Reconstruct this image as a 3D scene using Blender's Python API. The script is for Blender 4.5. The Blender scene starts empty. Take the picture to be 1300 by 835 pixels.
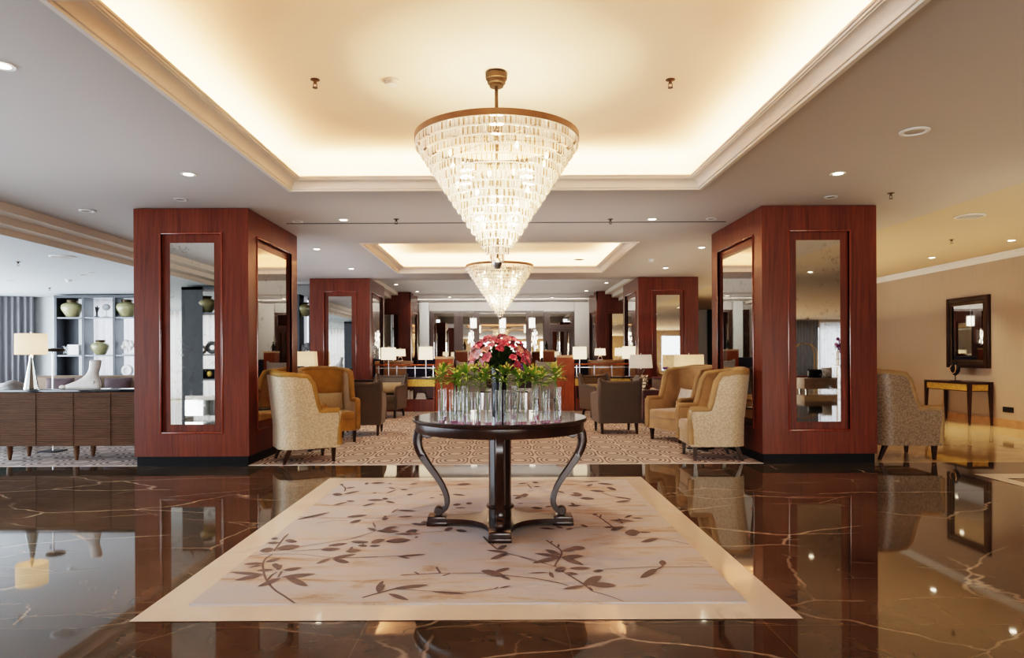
import bpy, bmesh, math, random
from mathutils import Vector, Matrix
PI = math.pi
R = math.radians
rnd = random.Random(7)
SC = bpy.context.scene
COL = SC.collection
# ---------------------------------------------------------------- camera maths
FPX, VX, VY, EYE, ROLL = 867.0, 637.0, 451.0, 1.25, 0.0045
def at(px, py, D):
    dx, dy = px - VX, py - VY
    x, y = dx - dy * ROLL, dy + dx * ROLL
    return Vector((x * D / FPX, D, EYE - y * D / FPX))
def on_floor(px, py, z=0.0):
    dx, dy = px - VX, py - VY
    return at(px, py, (EYE - z) * FPX / (dy + dx * ROLL))
def on_ceil(px, py, z):
    return on_floor(px, py, z)

# ---------------------------------------------------------------- mesh builder
class MB:
    def __init__(s): s.bm = bmesh.new()
    def _mi(s, faces, mi):
        for f in faces: f.material_index = mi
    def box(s, x0, x1, y0, y1, z0, z1, mi=0, bev=0, seg=2, mat=None):
        r = bmesh.ops.create_cube(s.bm, size=1)
        M = Matrix.Translation(((x0+x1)/2, (y0+y1)/2, (z0+z1)/2)) @ Matrix.Diagonal((abs(x1-x0), abs(y1-y0), abs(z1-z0), 1))
        if mat: M = mat @ M
        vs = r['verts']
        bmesh.ops.transform(s.bm, matrix=M, verts=vs)
        fs = {f for v in vs for f in v.link_faces}
        s._mi(fs, mi)
        if bev > 0:
            es = list({e for v in vs for e in v.link_edges})
            g = bmesh.ops.bevel(s.bm, geom=es, offset=bev, segments=seg, profile=.5, affect='EDGES', clamp_overlap=True)
            s._mi(g['faces'], mi)
        return s
    def quad(s, a, b, c, d, mi=0):
        vs = [s.bm.verts.new(p) for p in (a, b, c, d)]
        f = s.bm.faces.new(vs); f.material_index = mi
        return s
    def poly(s, pts, mi=0):
        f = s.bm.faces.new([s.bm.verts.new(p) for p in pts]); f.material_index = mi
        return s
    def lathe(s, prof, c=(0,0,0), seg=24, mi=0, mat=None, caps=True, a0=0, a1=None):
        c = Vector(c); rings = []
        for r, z in prof:
            if r < 1e-6:
                rings.append([s.bm.verts.new(c + Vector((0,0,z)))])
            else:
                rings.append([s.bm.verts.new(c + Vector((r*math.cos(2*PI*i/seg+a0), r*math.sin(2*PI*i/seg+a0), z))) for i in range(seg)])
        for A_, B_ in zip(rings, rings[1:]):
            for i in range(seg):
                j = (i+1) % seg
                if len(A_) == 1 and len(B_) == 1: continue
                if len(A_) == 1: f = s.bm.faces.new((A_[0], B_[j], B_[i]))
                elif len(B_) == 1: f = s.bm.faces.new((A_[i], A_[j], B_[0]))
                else: f = s.bm.faces.new((A_[i], A_[j], B_[j], B_[i]))
                f.material_index = mi
        if caps:
            for rg, rev in ((rings[0], True), (rings[-1], False)):
                if len(rg) > 2:
                    f = s.bm.faces.new(rg[::-1] if rev else rg); f.material_index = mi
        if mat:
            bmesh.ops.transform(s.bm, matrix=mat, verts=[v for rg in rings for v in rg])
        return s
    def cyl(s, c, r, h, seg=20, mi=0, r1=None, mat=None):
        return s.lathe([(r, 0), (r if r1 is None else r1, h)], c, seg, mi, mat)
    def ball(s, c, r, sx=1, sy=1, sz=1, seg=14, rows=8, mi=0, mat=None):
        pr = [(max(0, math.sin(PI*k/rows)) if 0 < k < rows else 0, -math.cos(PI*k/rows)) for k in range(rows+1)]
        M = Matrix.Translation(c) @ Matrix.Diagonal((r*sx, r*sy, r*sz, 1))
        if mat: M = mat @ M
        return s.lathe(pr, (0,0,0), seg, mi, M, caps=False)
    def tube(s, pts, rad, seg=8, mi=0, closed=False, prof=None):
        pts = [Vector(p) for p in pts]; n = len(pts)
        if not hasattr(rad, '__len__'): rad = [rad]*n
        rings = []; nrm = None
        for i, p in enumerate(pts):
            if closed: t = pts[(i+1) % n] - pts[i-1]
            else: t = pts[min(i+1, n-1)] - pts[max(i-1, 0)]
            if t.length < 1e-9: t = Vector((0,0,1))
            t.normalize()
            if nrm is None:
                nrm = Vector((0,0,1)) if abs(t.z) < .9 else Vector((1,0,0))
            nrm = (nrm - t*nrm.dot(t)); nrm.normalize()
            b = t.cross(nrm)
            if prof: rings.append([s.bm.verts.new(p + nrm*(a*rad[i]) + b*(c*rad[i])) for a, c in prof])
            else: rings.append([s.bm.verts.new(p + (nrm*math.cos(2*PI*k/seg) + b*math.sin(2*PI*k/seg))*rad[i]) for k in range(seg)])
        m = len(rings[0])
        pairs = list(zip(rings, rings[1:])) + ([(rings[-1], rings[0])] if closed else [])
        for A_, B_ in pairs:
            for k in range(m):
                f = s.bm.faces.new((A_[k], A_[(k+1) % m], B_[(k+1) % m], B_[k])); f.material_index = mi
        if not closed:
            f = s.bm.faces.new(rings[0][::-1]); f.material_index = mi
            f = s.bm.faces.new(rings[-1]); f.material_index = mi
        return s
    def prism(s, pts, z0, z1, mi=0, mat=None):
        """polygon in XY extruded z0..z1"""
        a = [s.bm.verts.new((x, y, z0)) for x, y in pts]
        b = [s.bm.verts.new((x, y, z1)) for x, y in pts]
        n = len(pts)
        fs = [s.bm.faces.new(a[::-1]), s.bm.faces.new(b)]
        for i in range(n): fs.append(s.bm.faces.new((a[i], a[(i+1) % n], b[(i+1) % n], b[i])))
        s._mi(fs, mi)
        if mat: bmesh.ops.transform(s.bm, matrix=mat, verts=a+b)
        return s
    def grid(s, P, mi=0, closeu=False):
        """P[i][j] -> points"""
        V = [[s.bm.verts.new(p) for p in row] for row in P]
        for i in range(len(V) - (0 if closeu else 1)):
            A_, B_ = V[i], V[(i+1) % len(V)]
            for j in range(len(A_)-1):
                f = s.bm.faces.new((A_[j], B_[j], B_[j+1], A_[j+1])); f.material_index = mi
        return V
    def sweep2(s, pts, thick, width, mi=0, mat=None):
        """centre line in (r,z) plane, rectangular section, width across Y"""
        n = len(pts); L = []; Q = []
        for i in range(n):
            a = Vector(pts[max(i-1, 0)]); b = Vector(pts[min(i+1, n-1)])
            t = (b-a); t.normalize(); nn = Vector((-t.y, t.x))
            th = thick[i] if hasattr(thick, '__len__') else thick
            p = Vector(pts[i])
            L.append(p + nn*th/2); Q.append(p - nn*th/2)
        rings = []
        for l, q in zip(L, Q):
            w = width/2; c = .22
            rr = []
            for (u, v) in ((1, -1+c), (1, 1-c), (1-c, 1), (-1+c, 1), (-1, 1-c), (-1, -1+c), (-1+c, -1), (1-c, -1)):
                p = l*(u+1)/2 + q*(1-u)/2
                rr.append(s.bm.verts.new((p.x, v*w, p.y)))
            rings.append(rr)
        m = 8; vs = [v for r_ in rings for v in r_]
        for A_, B_ in zip(rings, rings[1:]):
            for k in range(m):
                f = s.bm.faces.new((A_[k], A_[(k+1) % m], B_[(k+1) % m], B_[k])); f.material_index = mi
        s.bm.faces.new(rings[0][::-1]).material_index = mi
        s.bm.faces.new(rings[-1]).material_index = mi
        if mat: bmesh.ops.transform(s.bm, matrix=mat, verts=vs)
        return s
    def pillow(s, w, h, t, mi=0, mat=None, n=10):
        P = []; Q = []
        for i in range(n+1):
            a = -1+2*i/n; r1 = []; r2 = []
            for j in range(n+1):
                b = -1+2*j/n
                k = max(0, (1-abs(a)**2.6)*(1-abs(b)**2.6))**.5
                pinch = 1 - .06*(1-abs(abs(a)-abs(b)))*0 - .05*((1-a*a)*(abs(b)) + (1-b*b)*abs(a))*.8
                x, z = a*w/2*pinch, b*h/2*pinch
                r1.append(Vector((x, -k*t/2, z))); r2.append(Vector((x, k*t/2, z)))
            P.append(r1); Q.append(r2)
        V1 = s.grid(P, mi); V2 = s.grid([r[::-1] for r in Q], mi)
        if mat: bmesh.ops.transform(s.bm, matrix=mat, verts=[v for V in (V1, V2) for r in V for v in r])
        return s
    def build(s, name, mats, parent=None, smooth=38, loc=None, rz=0, merge=1e-5):
        if merge: bmesh.ops.remove_doubles(s.bm, verts=s.bm.verts, dist=merge)
        bmesh.ops.recalc_face_normals(s.bm, faces=s.bm.faces)
        me = bpy.data.meshes.new(name)
        s.bm.to_mesh(me); s.bm.free()
        for m in (mats if isinstance(mats, (list, tuple)) else [mats]): me.materials.append(m)
        if smooth:
            me.shade_smooth()
            me.set_sharp_from_angle(angle=R(smooth))
        o = bpy.data.objects.new(name, me); COL.objects.link(o)
        if parent: o.parent = parent
        if loc is not None: o.location = loc
        o.rotation_euler.z = rz
        return o
def thing(name, label, cat, loc=(0,0,0), rz=0, group=None, kind=None):
    o = bpy.data.objects.new(name, None); COL.objects.link(o)
    o.empty_display_size = .05
    o.location = loc; o.rotation_euler = (0, 0, rz)
    return tag(o, label, cat, group, kind)
def tag(o, label, cat, group=None, kind=None):
    o['label'] = label; o['category'] = cat
    if group: o['group'] = group
    if kind: o['kind'] = kind
    return o
def struct(o):
    o['kind'] = 'structure'; return o
def dup(src, loc=None, rz=None, label=None, group=None):
    def cp(o, par):
        c = o.copy(); COL.objects.link(c); c.parent = par
        for ch in o.children: cp(ch, c)
        return c
    c = cp(src, None)
    if loc is not None: c.location = loc
    if rz is not None: c.rotation_euler = (0, 0, rz)
    if label: c['label'] = label
    if group: c['group'] = group
    return c
# ---------------------------------------------------------------- materials
class NT:
    def __init__(s, name):
        s.m = bpy.data.materials.new(name); s.m.use_nodes = True
        s.t = s.m.node_tree; s.t.nodes.clear()
        s.out = s.n('ShaderNodeOutputMaterial')
    def n(s, typ, **kw):
        nd = s.t.nodes.new(typ)
        for k, v in kw.items(): setattr(nd, k, v)
        return nd
    def l(s, a, b): s.t.links.new(a, b)
    def inp(s, nd, name, v):
        if hasattr(v, 'is_output'): s.l(v, nd.inputs[name])
        else: nd.inputs[name].default_value = v
    def math(s, op, a, b=None, c=None):
        nd = s.n('ShaderNodeMath', operation=op)
        for i, v in enumerate((a, b, c)):
            if v is not None: s.inp(nd, i, v)
        return nd.outputs[0]
    def coords(s, scale=(1,1,1), kind='Object'):
        tc = s.n('ShaderNodeTexCoord'); mp = s.n('ShaderNodeMapping')
        mp.inputs['Scale'].default_value = scale
        s.l(tc.outputs[kind], mp.inputs['Vector'])
        return mp.outputs[0]
    def geo(s, scale=(1,1,1)):
        g = s.n('ShaderNodeNewGeometry'); mp = s.n('ShaderNodeMapping')
        mp.inputs['Scale'].default_value = scale
        s.l(g.outputs['Position'], mp.inputs['Vector'])
        return mp.outputs[0]
    def noise(s, vec, scale, detail=3, rough=.5, dist=0):
        nd = s.n('ShaderNodeTexNoise')
        s.l(vec, nd.inputs['Vector'])
        nd.inputs['Scale'].default_value = scale; nd.inputs['Detail'].default_value = detail
        nd.inputs['Roughness'].default_value = rough; nd.inputs['Distortion'].default_value = dist
        return nd.outputs[0]
    def ramp(s, fac, stops):
        nd = s.n('ShaderNodeValToRGB'); cr = nd.color_ramp
        while len(cr.elements) < len(stops): cr.elements.new(.5)
        for e, (p, c) in zip(cr.elements, stops):
            e.position = p; e.color = (*c, 1) if len(c) == 3 else c
        s.l(fac, nd.inputs[0]); return nd.outputs[0]
    def mix(s, fac, a, b):
        nd = s.n('ShaderNodeMix', data_type='RGBA')
        s.inp(nd, 0, fac)
        for i, v in ((6, a), (7, b)):
            if hasattr(v, 'is_output'): s.l(v, nd.inputs[i])
            else: nd.inputs[i].default_value = (*v, 1)
        return nd.outputs[2]
    def bump(s, h, strength=.3, dist=.01):
        nd = s.n('ShaderNodeBump'); nd.inputs['Strength'].default_value = strength
        nd.inputs['Distance'].default_value = dist
        s.l(h, nd.inputs['Height']); return nd.outputs[0]
    def pbr(s, col, rough=.5, metal=0, spec=.5, normal=None, emit=None, es=0, coat=0, sheen=0, ior=None, alpha=None):
        b = s.n('ShaderNodeBsdfPrincipled')
        if hasattr(col, 'is_output'): s.l(col, b.inputs['Base Color'])
        else: b.inputs['Base Color'].default_value = (*col, 1)
        s.inp(b, 'Roughness', rough); s.inp(b, 'Metallic', metal)
        b.inputs['Specular IOR Level'].default_value = spec
        if ior: b.inputs['IOR'].default_value = ior
        if coat: b.inputs['Coat Weight'].default_value = coat; b.inputs['Coat Roughness'].default_value = .08
        if sheen: b.inputs['Sheen Weight'].default_value = sheen
        if normal is not None: s.l(normal, b.inputs['Normal'])
        if es:
            if hasattr(emit, 'is_output'): s.l(emit, b.inputs['Emission Color'])
            else: b.inputs['Emission Color'].default_value = (*emit, 1)
            b.inputs['Emission Strength'].default_value = es
        return b.outputs[0]
    def done(s, sh):
        s.l(sh, s.out.inputs['Surface']); return s.m
def simple(name, col, rough=.5, metal=0, var=.15, vscale=8, stretch=(1,1,1), bump=0, bscale=80, emit=None, es=0, coat=0, sheen=0, spec=.5):
    t = NT(name); v = t.coords(stretch)
    n = t.noise(v, vscale, 4)
    c = t.ramp(n, [(.3, tuple(k*(1-var) for k in col)), (.7, tuple(min(1, k*(1+var)) for k in col))])
    nm = None
    if bump:
        nm = t.bump(t.noise(v, bscale, 2), bump, .004)
    return t.done(t.pbr(c, rough, metal, spec, nm, emit or col, es, coat, sheen))
def wood(name, dark, light, rough=.3, scale=(22, 22, 1.1), coat=.25, spec=.5):
    t = NT(name); v = t.coords(scale)
    a = t.noise(v, 1.0, 6, .6, .8)
    v2 = t.coords((scale[0]*5, scale[1]*5, scale[2]*3))
    b = t.noise(v2, 1.0, 2)
    f = t.math('ADD', t.math('MULTIPLY', a, .75), t.math('MULTIPLY', b, .25))
    c = t.ramp(f, [(.33, dark), (.5, tuple((x+y)/2 for x, y in zip(dark, light))), (.68, light)])
    return t.done(t.pbr(c, rough, 0, spec, None, coat=coat))
M = {}
M['mahogany'] = wood('mahogany', (.062, .0115, .0048), (.150, .034, .013), .34, coat=.04, spec=.35)
M['bead'] = wood('mahogany_bead', (.10, .02, .011), (.22, .055, .028), .22)
M['plinth'] = simple('black_plinth', (.005, .005, .006), .5, spec=.2)
M['dark_wood'] = wood('espresso_wood', (.016, .0065, .004), (.040, .016, .010), .30, (14, 14, 3), .12, .4)
M['orange_wood'] = wood('honey_wood', (.17, .040, .009), (.31, .085, .020), .45, (10, 10, 2), .0, .3)
M['tan_wood'] = wood('tan_burl', (.34, .17, .06), (.52, .30, .13), .4, (5, 5, 5))
M['cap_wood'] = wood('pale_cap', (.42, .24, .12), (.58, .38, .21), .4, (3, 14, 14))
M['sideboard'] = wood('walnut_sideboard', (.072, .034, .017), (.135, .070, .038), .5, (2, 14, 14), 0, .2)
M['shelf'] = simple('charcoal_shelf', (.030, .034, .042), .5, var=.1)
M['shelf_edge'] = simple('grey_shelf_board', (.17, .18, .20), .4, var=.1)
M['black_metal'] = simple('black_metal', (.012, .012, .013), .35, .6)
M['steel'] = simple('brushed_steel', (.55, .55, .57), .28, 1, stretch=(1, 1, 20))
M['brass'] = simple('aged_brass', (.34, .22, .09), .3, 1, var=.2, vscale=12)
M['bronze'] = simple('dark_bronze', (.075, .052, .030), .45, .7, var=.2)
M['gold_leaf'] = simple('gold_leaf', (.62, .40, .10), .38, .55, var=.25, vscale=25)
M['white'] = simple('white_paint', (.72, .71, .69), .5, var=.03)
M['marble_white'] = simple('white_marble', (.74, .72, .69), .35, var=.12, vscale=9)
M['dark_glass'] = simple('black_glass', (.006, .006, .008), .06, spec=.7)
M['navy'] = simple('navy_velvet', (.012, .014, .045), .8, sheen=.3)
M['purple'] = simple('plum_velvet', (.040, .008, .014), .7, var=.25, sheen=.4, bump=.2)
M['purple_trim'] = simple('plum_trim', (.16, .03, .06), .5)
M['mustard'] = simple('mustard_velvet', (.32, .172, .030), .75, var=.3, vscale=5, sheen=.5)
M['camel'] = simple('camel_velvet', (.37, .232, .105), .75, var=.22, vscale=5, sheen=.5)
M['roll'] = simple('camel_piping', (.31, .19, .08), .6, var=.15)
M['roll_m'] = simple('mustard_piping', (.26, .138, .025), .6, var=.15)
def damask(name, a, b, rough=.45):
    t = NT(name); v = t.coords((1, 1, 1))
    n = t.noise(v, 55, 2, .5, .6)
    c = t.ramp(n, [(.42, a), (.56, b)])
    return t.done(t.pbr(c, rough, 0, .5, None, sheen=.25))
M['damask'] = damask('pale_damask', (.40, .30, .19), (.52, .42, .29), .42)
M['damask_s'] = damask('bronze_damask', (.17, .11, .065), (.27, .19, .12), .38)
M['brown_fab'] = simple('brown_fabric', (.060, .045, .032), .75, var=.15, vscale=120, sheen=.2)
M['brown_in'] = simple('brown_inner_fabric', (.10, .076, .052), .65, var=.12, vscale=60, sheen=.2)
M['grey_fab'] = simple('silver_fabric', (.33, .31, .30), .6, var=.08, sheen=.2)
M['tan_fab'] = simple('tan_fabric', (.24, .165, .11), .75, var=.15, sheen=.2)
M['beige_cush'] = simple('beige_linen', (.40, .315, .20), .8, var=.1, vscale=50)
M['white_cush'] = simple('ivory_silk', (.62, .56, .50), .6, var=.12, vscale=14)
M['plum_cush'] = simple('mauve_cushion', (.10, .065, .07), .75)
M['teal'] = simple('teal_fabric', (.03, .075, .10), .75)
M['grey_cush'] = simple('grey_cushion', (.10, .10, .09), .75)
M['leaf'] = simple('lily_leaf', (.17, .30, .035), .4, var=.45, vscale=14)
M['leaf_dk'] = simple('dark_leaf', (.035, .06, .012), .5, var=.4, vscale=20)
M['stem'] = simple('green_stem', (.12, .20, .045), .5)
M['bud'] = simple('lily_bud', (.42, .36, .08), .5, var=.35, vscale=30)
M['olive'] = simple('olive_glaze', (.27, .25, .135), .28, var=.25, vscale=4, stretch=(1,1,3))
M['grey_stone'] = simple('grey_stone', (.22, .23, .24), .7, var=.3)
M['black_cer'] = simple('black_ceramic', (.006, .006, .009), .1)
M['paper'] = simple('book_paper', (.62, .60, .56), .7)
M['book_red'] = simple('book_maroon', (.10, .02, .02), .6)
M['socket'] = simple('black_socket', (.01, .01, .01), .4)
def mirror(name, tint, antique=.35, rough=.015):
    t = NT(name); v = t.geo((1, 1, 1))
    n = t.noise(v, 14, 8, .75, .9)
    n2 = t.noise(v, 2.2, 2)
    f = t.ramp(t.math('ADD', n, t.math('MULTIPLY', t.math('SUBTRACT', n2, .5), .35)), [(.57, (0,0,0)), (.68, (1,1,1))])
    c = t.mix(t.math('MULTIPLY', f, antique), tint, (.16, .14, .11))
    r = t.math('ADD', rough, t.math('MULTIPLY', f, .12*antique))
    return t.done(t.pbr(c, r, 1))
M['mirror'] = mirror('antiqued_mirror', (.80, .78, .73), .55)
M['mirror_clean'] = mirror('clear_mirror', (.82, .82, .80), .0)
M['mirror_smoke'] = mirror('smoked_mirror', (.62, .59, .53), .1)
def glassy(name, trans=.72, tint=(1,1,1), diff=.0, rough=.03, blend=.25, glow=0, pw=1.0):
    t = NT(name)
    tr = t.n('ShaderNodeBsdfTransparent'); tr.inputs[0].default_value = (*tint, 1)
    gl = t.n('ShaderNodeBsdfGlossy'); gl.inputs['Roughness'].default_value = rough
    lw = t.n('ShaderNodeLayerWeight'); lw.inputs['Blend'].default_value = blend
    nv = t.noise(t.coords(), 30, 2)
    fac = t.math('ADD', t.math('MULTIPLY', t.math('POWER', lw.outputs['Facing'], pw), 1-trans), t.math('MULTIPLY', nv, .06))
    mx = t.n('ShaderNodeMixShader'); t.l(fac, mx.inputs[0]); t.l(tr.outputs[0], mx.inputs[1]); t.l(gl.outputs[0], mx.inputs[2])
    sh = mx.outputs[0]
    if diff:
        tl = t.n('ShaderNodeBsdfTranslucent'); tl.inputs[0].default_value = (1, .96, .9, 1)
        df = t.n('ShaderNodeBsdfDiffuse'); df.inputs[0].default_value = (.95, .92, .88, 1)
        m0 = t.n('ShaderNodeMixShader'); m0.inputs[0].default_value = .5
        t.l(tl.outputs[0], m0.inputs[1]); t.l(df.outputs[0], m0.inputs[2])
        m2 = t.n('ShaderNodeMixShader'); m2.inputs[0].default_value = diff
        t.l(sh, m2.inputs[1]); t.l(m0.outputs[0], m2.inputs[2]); sh = m2.outputs[0]
    if glow:
        em = t.n('ShaderNodeEmission'); em.inputs[0].default_value = (1, .86, .66, 1); em.inputs[1].default_value = glow
        ad = t.n('ShaderNodeAddShader'); t.l(sh, ad.inputs[0]); t.l(em.outputs[0], ad.inputs[1]); sh = ad.outputs[0]
    return t.done(sh)
M['crystal'] = glassy('crystal_prism', .25, (.97, .94, .90), .34, .04, .45, .0)
M['crystal_b'] = glassy('crystal_prism_lit', .2, (1, .97, .93), .48, .05, .5, .05)  # lit copy with faint glow, sparkle painted into prisms and rings
M['crystal_d'] = glassy('crystal_prism_amber_shaded', .1, (.66, .53, .39), .10, .03, .55, .0)  # shaded copy, dark side of the painted sparkle contrast
M['vase_glass'] = glassy('clear_vase_glass', .15, (.98, .985, .985), .012, .02, .3, pw=2.4)
M['water'] = glassy('vase_water', .6, (.93, .95, .95), .0, .02, .3)
M['gel'] = glassy('plum_gel', .7, (.55, .2, .38), .15, .1, .3)
def emis(name, col, s, base=(.8,.75,.7)):
    t = NT(name); v = t.coords()
    n = t.noise(v, 3, 2)
    c = t.ramp(n, [(.2, tuple(k*.94 for k in col)), (.8, col)])
    return t.done(t.pbr(base, .6, 0, .3, None, c, s))
M['bulb'] = emis('warm_bulb', (1, .8, .52), 22)
M['downlight'] = emis('downlight_glow', (1, .84, .62), 14)
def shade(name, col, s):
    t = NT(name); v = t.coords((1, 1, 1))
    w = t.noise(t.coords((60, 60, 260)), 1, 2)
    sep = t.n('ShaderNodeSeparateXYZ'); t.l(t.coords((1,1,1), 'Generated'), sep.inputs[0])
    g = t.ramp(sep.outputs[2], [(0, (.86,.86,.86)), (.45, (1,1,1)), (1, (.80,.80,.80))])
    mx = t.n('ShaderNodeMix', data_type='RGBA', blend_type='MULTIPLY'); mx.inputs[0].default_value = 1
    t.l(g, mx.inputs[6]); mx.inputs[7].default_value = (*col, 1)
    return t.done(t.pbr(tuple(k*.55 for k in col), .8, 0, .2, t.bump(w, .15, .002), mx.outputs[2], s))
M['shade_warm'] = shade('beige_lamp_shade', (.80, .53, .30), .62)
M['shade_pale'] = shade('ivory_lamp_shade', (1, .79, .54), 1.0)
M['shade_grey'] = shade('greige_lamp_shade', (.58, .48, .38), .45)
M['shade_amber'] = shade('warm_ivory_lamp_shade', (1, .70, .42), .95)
M['lantern'] = emis('lantern_glow', (1, .88, .7), 2.2)
# ---------------------------------------------------------------- surface materials
def mat_marble():
    t = NT('dark_emperador_marble')
    p = t.geo()
    cl = t.noise(p, .9, 5, .6, .5)
    base = t.ramp(cl, [(.3, (.042, .032, .023)), (.55, (.090, .069, .050)), (.75, (.155, .120, .090))])
    # long thin veins
    def vein(scale, rot, dist, lo, hi, gate):
        g = t.n('ShaderNodeNewGeometry'); mp = t.n('ShaderNodeMapping'); mp.vector_type = 'POINT'
        mp.inputs['Rotation'].default_value = (0, 0, rot); mp.inputs['Scale'].default_value = scale
        t.l(g.outputs['Position'], mp.inputs['Vector'])
        nz = t.n('ShaderNodeTexNoise'); nz.inputs['Scale'].default_value = 1.6; nz.inputs['Detail'].default_value = 5
        t.l(mp.outputs[0], nz.inputs['Vector'])
        va = t.n('ShaderNodeVectorMath', operation='MULTIPLY_ADD')
        t.l(nz.outputs[1], va.inputs[0]); va.inputs[1].default_value = (dist,)*3; t.l(mp.outputs[0], va.inputs[2])
        vo = t.n('ShaderNodeTexVoronoi', feature='DISTANCE_TO_EDGE'); vo.inputs['Scale'].default_value = 1
        t.l(va.outputs[0], vo.inputs['Vector'])
        ln = t.ramp(vo.outputs[0], [(lo, (1,1,1)), (hi, (0,0,0))])
        gt = t.ramp(t.noise(mp.outputs[0], 1.1, 2), [(gate, (0,0,0)), (gate+.12, (1,1,1))])
        return t.math('MULTIPLY', ln, gt)
    v1 = vein((.55, 1.3, 1), R(28), .35, .002, .011, .45)
    v2 = vein((.7, 1.1, 1), R(-35), .3, .0015, .008, .47)
    v3 = vein((1.6, 2.6, 1), R(12), .3, .001, .012, .52)
    vv = t.math('MINIMUM', t.math('ADD', t.math('ADD', t.math('MULTIPLY', v1, .9), t.math('MULTIPLY', v2, .7)), t.math('MULTIPLY', v3, .3)), 1)
    c = t.mix(vv, base, (.46, .37, .29))
    # tile joints
    sep = t.n('ShaderNodeSeparateXYZ'); t.l(p, sep.inputs[0])
    def joint(o, off):
        f = t.math('FRACT', t.math('DIVIDE', t.math('ADD', o, off), .93))
        return t.math('LESS_THAN', t.math('MINIMUM', f, t.math('SUBTRACT', 1, f)), .0022)
    j = t.math('MAXIMUM', joint(sep.outputs[0], 20.17), joint(sep.outputs[1], 20.1))
    c = t.mix(t.math('MULTIPLY', j, .35), c, (.22, .16, .11))
    return t.done(t.pbr(c, .035, 0, .5, None, ior=1.6))
M['marble'] = mat_marble()
def mat_cream(name, a, b, rough, ior):
    t = NT(name); p = t.geo()
    n = t.noise(p, 1.5, 6, .6, 1.2)
    c = t.ramp(n, [(.3, a), (.62, b), (.66, tuple(k*.85 for k in b)), (.70, b)])
    return t.done(t.pbr(c, rough, 0, .5, None, ior=ior))
M['cream'] = mat_cream('cream_marble_border', (.87, .73, .61), (.92, .82, .72), .08, 1.5)
M['beige_marble'] = mat_cream('beige_marble_floor', (.52, .38, .20), (.66, .50, .29), .05, 1.6)
def mat_carpet():
    t = NT('wave_carpet'); p = t.geo()
    d = t.noise(p, 1.3, 2)
    sep = t.n('ShaderNodeSeparateXYZ'); t.l(p, sep.inputs[0])
    x = t.math('ADD', sep.outputs[0], t.math('MULTIPLY', t.math('SUBTRACT', d, .5), .12))
    y = sep.outputs[1]
    sx = t.math('SINE', t.math('MULTIPLY', x, PI/.40)); sy = t.math('SINE', t.math('MULTIPLY', y, PI/.56))
    g = t.math('MULTIPLY', sx, sy)
    s_ = t.math('SINE', t.math('ADD', t.math('MULTIPLY', g, 20), 1.2))
    f = t.ramp(t.math('ADD', t.math('MULTIPLY', s_, .5), .5), [(.30, (0,0,0)), (.52, (1,1,1))])
    fine = t.noise(p, 150, 2)
    a = t.mix(fine, (.19, .15, .14), (.27, .22, .21))
    b = t.mix(fine, (.58, .51, .47), (.72, .65, .60))
    return t.done(t.pbr(t.mix(f, a, b), .95, 0, .1, t.bump(fine, .4, .01)))
M['carpet'] = mat_carpet()
def mat_rug():
    t = NT('mottled_wool_rug'); p = t.geo((.7, 2.6, 1))
    n = t.noise(p, 2.6, 8, .72, .6)
    big = t.noise(t.geo((.5, .9, 1)), .9, 2)
    f = t.math('ADD', t.math('MULTIPLY', n, .75), t.math('MULTIPLY', big, .35))
    c = t.ramp(f, [(.41, (.36, .235, .145)), (.475, (.52, .41, .33)), (.53, (.58, .53, .50)), (.66, (.52, .52, .56))])
    fine = t.noise(t.geo(), 220, 2)
    return t.done(t.pbr(c, .95, 0, .1, t.bump(fine, .5, .008), sheen=.2))
M['rug'] = mat_rug()
M['rug_leaf'] = simple('rug_leaf_pile', (.165, .142, .145), .95, var=.12, vscale=60, spec=.1)
M['rug_stem'] = simple('rug_stem_pile', (.20, .16, .145), .95, var=.12, spec=.1)
def plaster(name, col, var=.03):
    t = NT(name); p = t.geo((1, 1, 1))
    n = t.noise(p, .7, 4)
    c = t.ramp(n, [(.3, tuple(k*(1-var) for k in col)), (.7, col)])
    return t.done(t.pbr(c, .7, 0, .25, t.bump(t.noise(p, 40, 2), .05, .003)))
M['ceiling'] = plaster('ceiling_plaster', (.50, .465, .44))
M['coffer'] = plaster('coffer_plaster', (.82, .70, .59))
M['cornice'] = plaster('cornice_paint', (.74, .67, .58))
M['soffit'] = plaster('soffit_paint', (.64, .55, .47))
M['ceil_left'] = plaster('lounge_ceiling', (.45, .475, .485))  # cool cast of the daylight put into the plaster colour
M['ceil_right'] = plaster('hall_ceiling', (.57, .47, .355))  # gold cast of the warm light put into the plaster colour
def wallpaper(name, col):
    t = NT(name); p = t.geo((1, 1, 1))
    n = t.noise(t.geo((90, 90, 2)), 1, 3)
    c = t.ramp(n, [(.3, tuple(k*.90 for k in col)), (.7, col)])
    return t.done(t.pbr(c, .65, 0, .3))
M['wall_warm'] = wallpaper('taupe_wallpaper', (.43, .34, .26))
M['wall_grey'] = wallpaper('pale_grey_wall', (.50, .52, .52))
M['wall_back'] = wallpaper('back_wall_paint', (.44, .42, .40))
M['skirting'] = simple('tan_skirting', (.45, .26, .13), .4)
M['slot'] = simple('slot_shadow', (.03, .028, .026), .6)
M['vent'] = simple('vent_grey', (.30, .29, .28), .5)
M['window_frame'] = simple('window_frame_grey', (.30, .30, .31), .4)
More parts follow.
